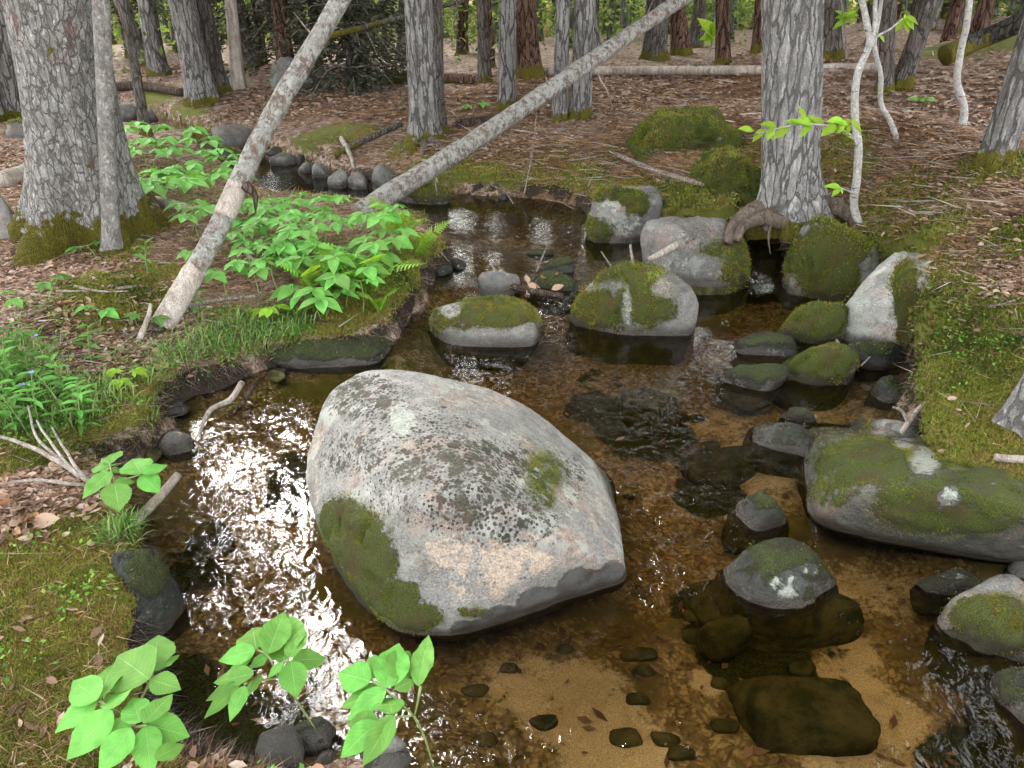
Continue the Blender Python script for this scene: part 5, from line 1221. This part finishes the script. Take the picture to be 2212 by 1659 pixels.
# single seedlings
for px, py, lb, kd in [(1020,235,'small green seedling on the needle floor by the far trunks','leaf_patch'),(905,185,'small green seedling beside the reddish rotten log','leaf_patch'),(1950,690,'glossy green seedling on the pale wedge-shaped boulder edge','leaf_patch'),
    (2010,612,'tiny leafy sprig above the pale wedge-shaped boulder','leaf_dark'),(290,815,'yellow-green seedling on the mossy bank above the undercut','leaf_lime'),(210,545,'broad-leaved herb at the foot of the massive tree','leaf_dark'),(105,640,'leafy herb on the litter below the massive tree','leaf_dark'),
    (60,660,'pale leafy herb near the open litter bank','leaf_patch'),(215,690,'small herb between the moss mound and the leaning trunk','leaf_patch'),(330,700,'small sprig at the foot of the leaning trunk','leaf_dark'),(1985,225,'row of small leaves on the open leaf slope','leaf_patch'),(560,690,'small bright herb at the corner of the streamside patch','leaf_lime')]:
    g = ground(px, py+14); herb(g, .05+.015*depth(g)*.5, .05+.011*depth(g), lb, None, 2 if kd != 'leaf_lime' else 3, kd, 5)
# leafy stalks with lance leaves on the near left bank
def stalk(base, h, lean, label, group, n=13, kind='leaf_dark', L0=.075, flower=False):
    t = thing('leafy_stalk', base, label, 'plant', group)
    top = np.array(base)+np.array([lean[0], lean[1], h]); mid = (np.array(base)+top)/2+np.array([lean[0]*-.2, 0, .01])
    P = resample([base, mid, top], 12); stem_tube(t, P, .003, .0015, n=12)
    for k in range(n):
        f = .2+.8*k/(n-1); q = P[min(11, int(f*11))]; a = k*2.4+random.gauss(0, .3); L = L0*(1.15-.45*f)
        e = q+np.array([math.cos(a)*L, math.sin(a)*L, L*random.uniform(-.1, .55)])
        put_leaf(t, q, e, kind, rnrm(.2), .55)
    if flower:
        for k in range(4):
            o = put_leaf(t, top, top+np.array([math.cos(k*1.57)*.014, math.sin(k*1.57)*.014, .004]), 'leaf_dark', (0, 0, 1), 1.3, 'petal'); o.data = PET
PET = leaf_mesh('petal', 1., .8, 'petal', 3, 4, .1, .1)
for k in range(22):
    px, py = random.uniform(-10, 190), random.uniform(780, 930)
    g = ground(px, py+20)
    if g[2] < .08: continue
    stalk(g, random.uniform(.12, .26), (random.gauss(0, .03), random.gauss(0, .03)), 'leafy lance-leaved stalk in the herb tangle on the near side bank' if k % 5 else 'leafy stalk with a small blue flower on the near side bank', 'lance-leaved stalks' if k % 5 else 'blue-flowered stalks', kind='leaf_dark' if k % 3 else 'leaf_patch', flower=(k % 5 == 0))
for px, py, lb in [(200,795,'tall leafy stalk rising beside the undercut mossy bank'),(320,600,'thin leafy stalk in front of the brown moss mound'),(430,690,'leafy shoot beside the leaning trunk foot')]:
    stalk(ground(px, py), .2, (.02, .02), lb, None)
# ferns
def frond_mesh(n=16):
    parts = []
    sp = resample([[0, 0, 0], [0, .5, .12], [0, 1, .0]], 20); parts.append(tube(sp, np.linspace(.008, .003, 20), 4))
    for k in range(n):
        f = .12+.86*k/(n-1); q = sp[int(f*19)]; L = .30*math.sin(math.pi*min(1, .22+f*.78))**.8*(1-.25*f)
        for s in (-1, 1):
            d = np.array([s*math.cos(.35), math.sin(.35), -.12]); nn = np.array([-d[1]*s, d[0]*s, 0])
            m = 5; pr = []
            for j in range(m+1):
                u = j/m; w = .028*(1-u)**.6*(1+.35*(-1)**j)
                c = q+d*L*u; pr += [c+nn*w, c-nn*w]
            parts.append((np.array(pr), [np.array([[2*j, 2*j+1, 2*j+3, 2*j+2] for j in range(m)], np.int32)]))
    V, F, _ = merge(parts); return new_mesh('frond', V, F, M['fern'], True)
FR = frond_mesh()
for px, py, n, L, lb in [(870,490,5,.36,'upright fern at the tip of the streamside patch over the pool'),(800,600,6,.44,'yellow-green fern spilling over the mossy bank edge'),(690,620,4,.36,'fern growing inside the streamside herb patch'),(820,650,4,.22,'small fern low on the mossy bank above the slab'),(640,660,3,.2,'small fern below the herb patch near the grass'),(900,530,4,.32,'fern frond arching toward the upper pool')]:
    g = ground(px, py+20); t = thing('fern', g, lb, 'fern'); a0 = random.uniform(-.8, .8)
    for k in range(n):
        a = a0+(k-(n-1)/2)*.7-math.pi/2+random.gauss(0, .15)
        d = Vector((math.cos(a)*.8, math.sin(a)*.8, random.uniform(.35, .9))); d.normalize()
        o = add('frond', FR, t); o.matrix_local = leaf_matrix((0, 0, 0), d*L, (random.gauss(0, .2), -.3, 1), 1.)

# ------------------------------------------------------------------ loose cover
fvis = (np.abs(TT) < math.radians(51)) & (RR > .9) & (RR < 40)
idx_all = np.nonzero(fvis.ravel())[0]
gflat = GV[:-1]; rflat = RR.ravel(); moss_f = gmoss.ravel(); soil_f = gsoil.ravel(); need_f = gneed.ravel(); land_f = sstep(.03, .06, (gz-gwl).ravel())
def pick(n, w):
    w = w[idx_all]; k = rng.choice(len(idx_all), n, p=w/w.sum()); i = idx_all[k]
    P = gflat[i].copy(); s = rflat[i][:, None]*.006
    P[:, :2] += rng.uniform(-1, 1, (n, 2))*s; return i, P
def blades(P, d, L, w, tint, seg3=True):
    n = len(P); s = np.cross(d, rng.normal(size=(n, 3))); s /= np.linalg.norm(s, axis=1)[:, None]+1e-9
    V = np.stack([P-s*w[:, None]*.5, P+s*w[:, None]*.5, P+d*L[:, None]], 1).reshape(-1, 3)
    return V, np.arange(3*n).reshape(-1, 3), dict(tint=np.repeat(tint, 3))
# moss
n = 300000
i, P = pick(n, (moss_f**1.3*land_f*sstep(9, 5, rflat)+1e-9))
sc = np.clip(rflat[i]/2.2, .7, 3.)
d = rng.normal(0, .55, (n, 3)); d[:, 2] = np.abs(d[:, 2])+.55; d /= np.linalg.norm(d, axis=1)[:, None]
tint = np.clip(.45+.8*fbm(P*2.6, 3)+.4*fbm(P*14, 2)+rng.normal(0, .17, n), 0, 1)
V, F, A = blades(P-np.array([0, 0, .002]), d, rng.uniform(.006, .015, n)*np.minimum(sc, 2.), rng.uniform(.003, .006, n)*sc, tint)
add('moss', new_mesh('moss', V, F, M['moss'], False, A), label='olive green moss carpet on the stream banks', cat='moss', kind='stuff')
# moss fuzz on the stones
wt = [m**2*a/np.maximum(1., V_[:, 1])**1.5 for V_, N_, m, a in MOSSY]
av = np.concatenate([q[0] for q in MOSSY]); an = np.concatenate([q[1] for q in MOSSY]); wt = np.concatenate(wt)
vis = np.einsum('ij,ij->i', an, CAM-av) > -.3; wt = wt*vis
n = 170000; k = rng.choice(len(wt), n, p=wt/wt.sum()); P = av[k]+an[k]*.006
jit = np.concatenate([np.full(len(q[0]), math.sqrt(q[3])*.8) for q in MOSSY])[k][:, None]
tn = rng.normal(0, 1, (n, 3)); tn -= an[k]*np.einsum('ij,ij->i', tn, an[k])[:, None]
P = P+tn*np.maximum(jit, .005); sc = np.clip(P[:, 1]/2.4, .7, 3.)
d = an[k]*.7+rng.normal(0, .5, (n, 3)); d[:, 2] += .3; d /= np.linalg.norm(d, axis=1)[:, None]
tint = np.clip(.42+.9*fbm(P*5, 3)+.5*fbm(P*18, 2)+rng.normal(0, .16, n), 0, 1)
V, F, A = blades(P, d, rng.uniform(.004, .011, n)*np.minimum(sc, 2.), rng.uniform(.002, .004, n)*sc, tint)
add('stone_moss', new_mesh('stone_moss', V, F, M['moss'], False, A), label='short olive moss fuzz growing on the stones', cat='moss', kind='stuff')
# needles and fine twigs
n = 150000
i, P = pick(n, ((.25+need_f)*(1-.8*moss_f)*(1-soil_f)*land_f*sstep(14, 6, rflat)+1e-9))
sc = np.clip(rflat[i]/3., .7, 3.)
a = rng.uniform(0, 6.28, n); d = np.stack([np.cos(a), np.sin(a), rng.normal(0.05, .12, n)], 1); d /= np.linalg.norm(d, axis=1)[:, None]
V, F, A = blades(P+np.array([0, 0, .008]), d, rng.uniform(.03, .085, n)*np.clip(sc, 1, 2), rng.uniform(.0016, .003, n)*sc, rng.uniform(0, 1, n))
add('pine_needles', new_mesh('pine_needles', V, F, M['needles'], False, A), label='rust-brown pine needles strewn over the forest floor', cat='needles', kind='stuff')
# fine dead twigs in the litter
n = 5500
i, P = pick(n, ((.2+need_f+.6*blobs(gx, gy, W([(2000,350,1.5,1),(1800,250,1.5,1),(200,720,.6,1),(1200,280,1.5,1)])).ravel())*(1-.6*moss_f)*(1-soil_f)*land_f*sstep(16, 8, rflat)*sstep(1.8, 3.2, rflat)+1e-9))
sc = np.clip(rflat[i]/3.5, .8, 2.5)
a = rng.uniform(0, 6.28, n); d = np.stack([np.cos(a), np.sin(a), rng.normal(.05, .12, n)], 1); d /= np.linalg.norm(d, axis=1)[:, None]
V, F, A = blades(P+np.array([0, 0, .014]), d, rng.uniform(.05, .22, n)*np.clip(sc, 1, 1.6), rng.uniform(.003, .006, n)*sc, rng.uniform(0, 1, n))
add('twig_litter', new_mesh('twig_litter', V, F, M['twiglitter'], False, A), label='fine grey dead twigs strewn in the litter', cat='twigs', kind='stuff')
# dead leaves
LIT = W([(1900,300,1.3,1),(2100,250,1.5,1),(2050,560,.6,1),(2150,600,.5,1),(2000,420,.7,1),(1700,220,1.2,.9),(1100,300,.7,.8),(1350,200,1.5,.8),(600,220,1.2,.9),(200,700,.5,.8),(60,740,.5,.9),(30,1090,.2,1),(60,350,.8,1),(60,600,.5,.8),(480,150,1.5,.8),(380,760,.2,.3),(900,220,1.,.6)])
wl_ = (.015+blobs(gx, gy, LIT).ravel())*(1-.85*moss_f)*(1-soil_f)*land_f
n = 76000
i, P = pick(n, wl_*sstep(42, 20, rflat)+1e-9)
sc = np.clip(rflat[i]/7., .8, 1.9)
a = rng.uniform(0, 6.28, n); tl = rng.normal(0, .3, n); L = rng.uniform(.010, .030, n)**1.*sc; w = L*rng.uniform(.3, .55, n)
d = np.stack([np.cos(a), np.sin(a), tl*.6], 1); s = np.stack([-np.sin(a), np.cos(a), rng.normal(0, .35, n)], 1); up = np.array([0, 0, 1.])
C = P+np.array([0, 0, .012]); cu = rng.uniform(-.1, .5, n)[:, None]*L[:, None]*up
lt = [C-d*L[:, None], C-d*L[:, None]*.35+s*w[:, None]+cu*.6, C+d*L[:, None]*.4+s*w[:, None]*.8+cu*.7, C+d*L[:, None]+cu*.3, C+d*L[:, None]*.35-s*w[:, None]*.9+cu*.5, C-d*L[:, None]*.3-s*w[:, None]+cu*.6, C-d*L[:, None]*.02]
V = np.stack(lt, 1).reshape(-1, 3); b7 = np.arange(n)[:, None]*7
F = np.concatenate([b7+np.array([[6, j, (j+1) % 6]]) for j in range(6)])
add('leaf_litter', new_mesh('leaf_litter', V, F, M['litter'], False, dict(tint=np.repeat(rng.uniform(0, 1, n), 7))), label='brown and pinkish dead leaves covering the forest floor', cat='leaves', kind='stuff')
# leaves sunk on the stream bed
n = 420
bedw = gbed.ravel()*sstep(6., 4., rflat)*sstep(-.02, -.06, (gz-gwl).ravel())
i, P = pick(n, bedw+1e-12)
a = rng.uniform(0, 6.28, n); L = rng.uniform(.010, .032, n)
d = np.stack([np.cos(a), np.sin(a), rng.normal(0, .15, n)], 1); s = np.stack([-np.sin(a), np.cos(a), rng.normal(0, .2, n)], 1); w = L*rng.uniform(.3, .5, n)
C = P+np.array([0, 0, .008])
V = np.stack([C-d*L[:, None], C+s*w[:, None], C+d*L[:, None], C-s*w[:, None]], 1).reshape(-1, 3)
add('sunken_leaves', new_mesh('sunken_leaves', V, np.arange(4*n).reshape(-1, 4), M['litter'], False, dict(tint=np.repeat(rng.uniform(0, .45, n), 4))), label='sunken dead leaves scattered on the amber stream bed', cat='leaves', kind='stuff')
# small green ground cover
GRN = W([(1270,385,.25,1),(1310,400,.2,1),(2000,690,.15,.5),(2060,700,.2,.4),(2120,745,.15,.6),(1200,420,.2,.5),(550,720,.25,1),(480,760,.25,1),(620,730,.2,.9),(420,800,.2,1),(520,800,.2,.9),(100,890,.3,1),(180,920,.25,1),(60,800,.2,.8),(300,790,.2,.7),(360,750,.2,.6),(230,970,.15,.6),(480,430,.4,.8),(560,520,.4,1),(650,560,.4,1),(720,500,.4,1),(400,380,.5,.8),(330,320,.5,.7),(90,1190,.1,.12),(130,1310,.08,.2),(250,1250,.06,.15),(50,1420,.08,.12),(2060,830,.15,.3),(640,1640,.1,.5),(100,700,.3,.4),(760,600,.3,1),(800,540,.3,.9)])
n = 10000
i, P = pick(n, blobs(gx, gy, GRN).ravel()*land_f+1e-9)
C = P+np.stack([rng.normal(0, .01, n), rng.normal(0, .01, n), rng.uniform(.01, .05, n)], 1)
V, F = leaf_cloud(C, n, .015, rng, .5, .1)
add('ground_cover', new_mesh('ground_cover', V, F, M['green'], False, dict(tint=np.repeat(np.clip(rng.normal(.5, .25, n), 0, 1), 4))), label='tiny bright green leaves of ground cover among the moss', cat='ground cover', kind='stuff')
GRS = W([(540,720,.18,1),(600,730,.15,1),(470,740,.15,.9),(650,700,.12,.7),(380,770,.12,.6),(60,850,.2,1),(130,870,.2,1),(20,780,.2,.8),(330,830,.1,.5),(560,760,.12,.8),(210,1170,.06,1),(310,890,.06,.6),(700,660,.1,.5)])
n = 3600
i, P = pick(n, blobs(gx, gy, GRS).ravel()*land_f+1e-9)
d = rng.normal(0, .5, (n, 3)); d[:, 2] = np.abs(d[:, 2])+.5; d /= np.linalg.norm(d, axis=1)[:, None]
L = rng.uniform(.05, .14, n); s = np.cross(d, [0.2, .1, 1.]); s /= np.linalg.norm(s, axis=1)[:, None]; w = rng.uniform(.003, .006, n)[:, None]
dn = np.stack([d[:, 0], d[:, 1], d[:, 2]*0-.3], 1)
V = np.stack([P-s*w*.5, P+s*w*.5, P+d*L[:, None]*.6+s*w*.5, P+d*L[:, None]*.6-s*w*.5, P+d*L[:, None]*.8+dn*L[:, None]*.25], 1).reshape(-1, 3); b5 = np.arange(n)[:, None]*5
add('grass', new_mesh('grass', V, [b5+np.array([[0, 1, 2, 3]]), b5+np.array([[3, 2, 4]])], M['grass'], False, dict(tint=np.repeat(rng.uniform(0, 1, n), 5))), label='thin grass blades by the foot of the leaning trunk', cat='grass', kind='stuff')
# rootlets hanging from the cut bank
n = 15000
i, P = pick(n, (soil_f*sstep(7.5, 4, rflat)*sstep(.03, .08, (gz-gwl).ravel())+1e-9))
parts = []
nn = np.stack([-nx.ravel()[i], -ny.ravel()[i], np.zeros(n)], 1)
d = nn*rng.uniform(.1, .7, n)[:, None]+rng.normal(0, .35, (n, 3)); d[:, 2] -= .5; d /= np.linalg.norm(d, axis=1)[:, None]
V, F, A = blades(P+nn*.01, d, rng.uniform(.03, .12, n), rng.uniform(.0015, .004, n), np.clip(rng.normal(.42, .32, n), 0, 1))
add('rootlets', new_mesh('rootlets', V, F, M['roots'], False, A), label='fine rootlets hanging from the dark undercut banks', cat='roots', kind='stuff')
# dead leaves one can pick out
DL = leaf_mesh('dead_leaf', 1., .6, 'litter', 5, 7, .5, -.2)
for me in (DL,): 
    at = me.attributes.new('tint', 'FLOAT', 'POINT'); at.data.foreach_set('value', np.full(len(me.vertices), .8, np.float32))
DL2 = DL.copy(); DL2.attributes['tint'].data.foreach_set('value', np.full(len(DL2.vertices), 1., np.float32))
for k in range(46):
    zone = [(random.uniform(1980, 2200), random.uniform(540, 650)), (random.uniform(1880, 2150), random.uniform(380, 540)), (random.uniform(0, 80), random.uniform(1070, 1170)), (random.uniform(1080, 1200), random.uniform(590, 632)), (random.uniform(0, 300), random.uniform(640, 760))][k % 5]
    g = ground(*zone, .045 if k % 5 == 3 else .012); a = random.uniform(0, 6.28); L = random.uniform(.05, .09)
    where = ['on the open bank above the mossy slope', 'near the forked birch sapling', 'in the heap on the near mossy bank', 'caught on the stone above the cascade', 'on the litter below the massive tree'][k % 5]
    o = add('dead_leaf', random.choice([DL, DL, DL2]), None, g, 'curled brown dead leaf '+where, 'leaf', 'dead leaves '+where)
    o.matrix_world = leaf_matrix(g, g+np.array([math.cos(a)*L, math.sin(a)*L, random.uniform(-.01, .02)]), rnrm(.5), 1., random.uniform(.8, 1.2))
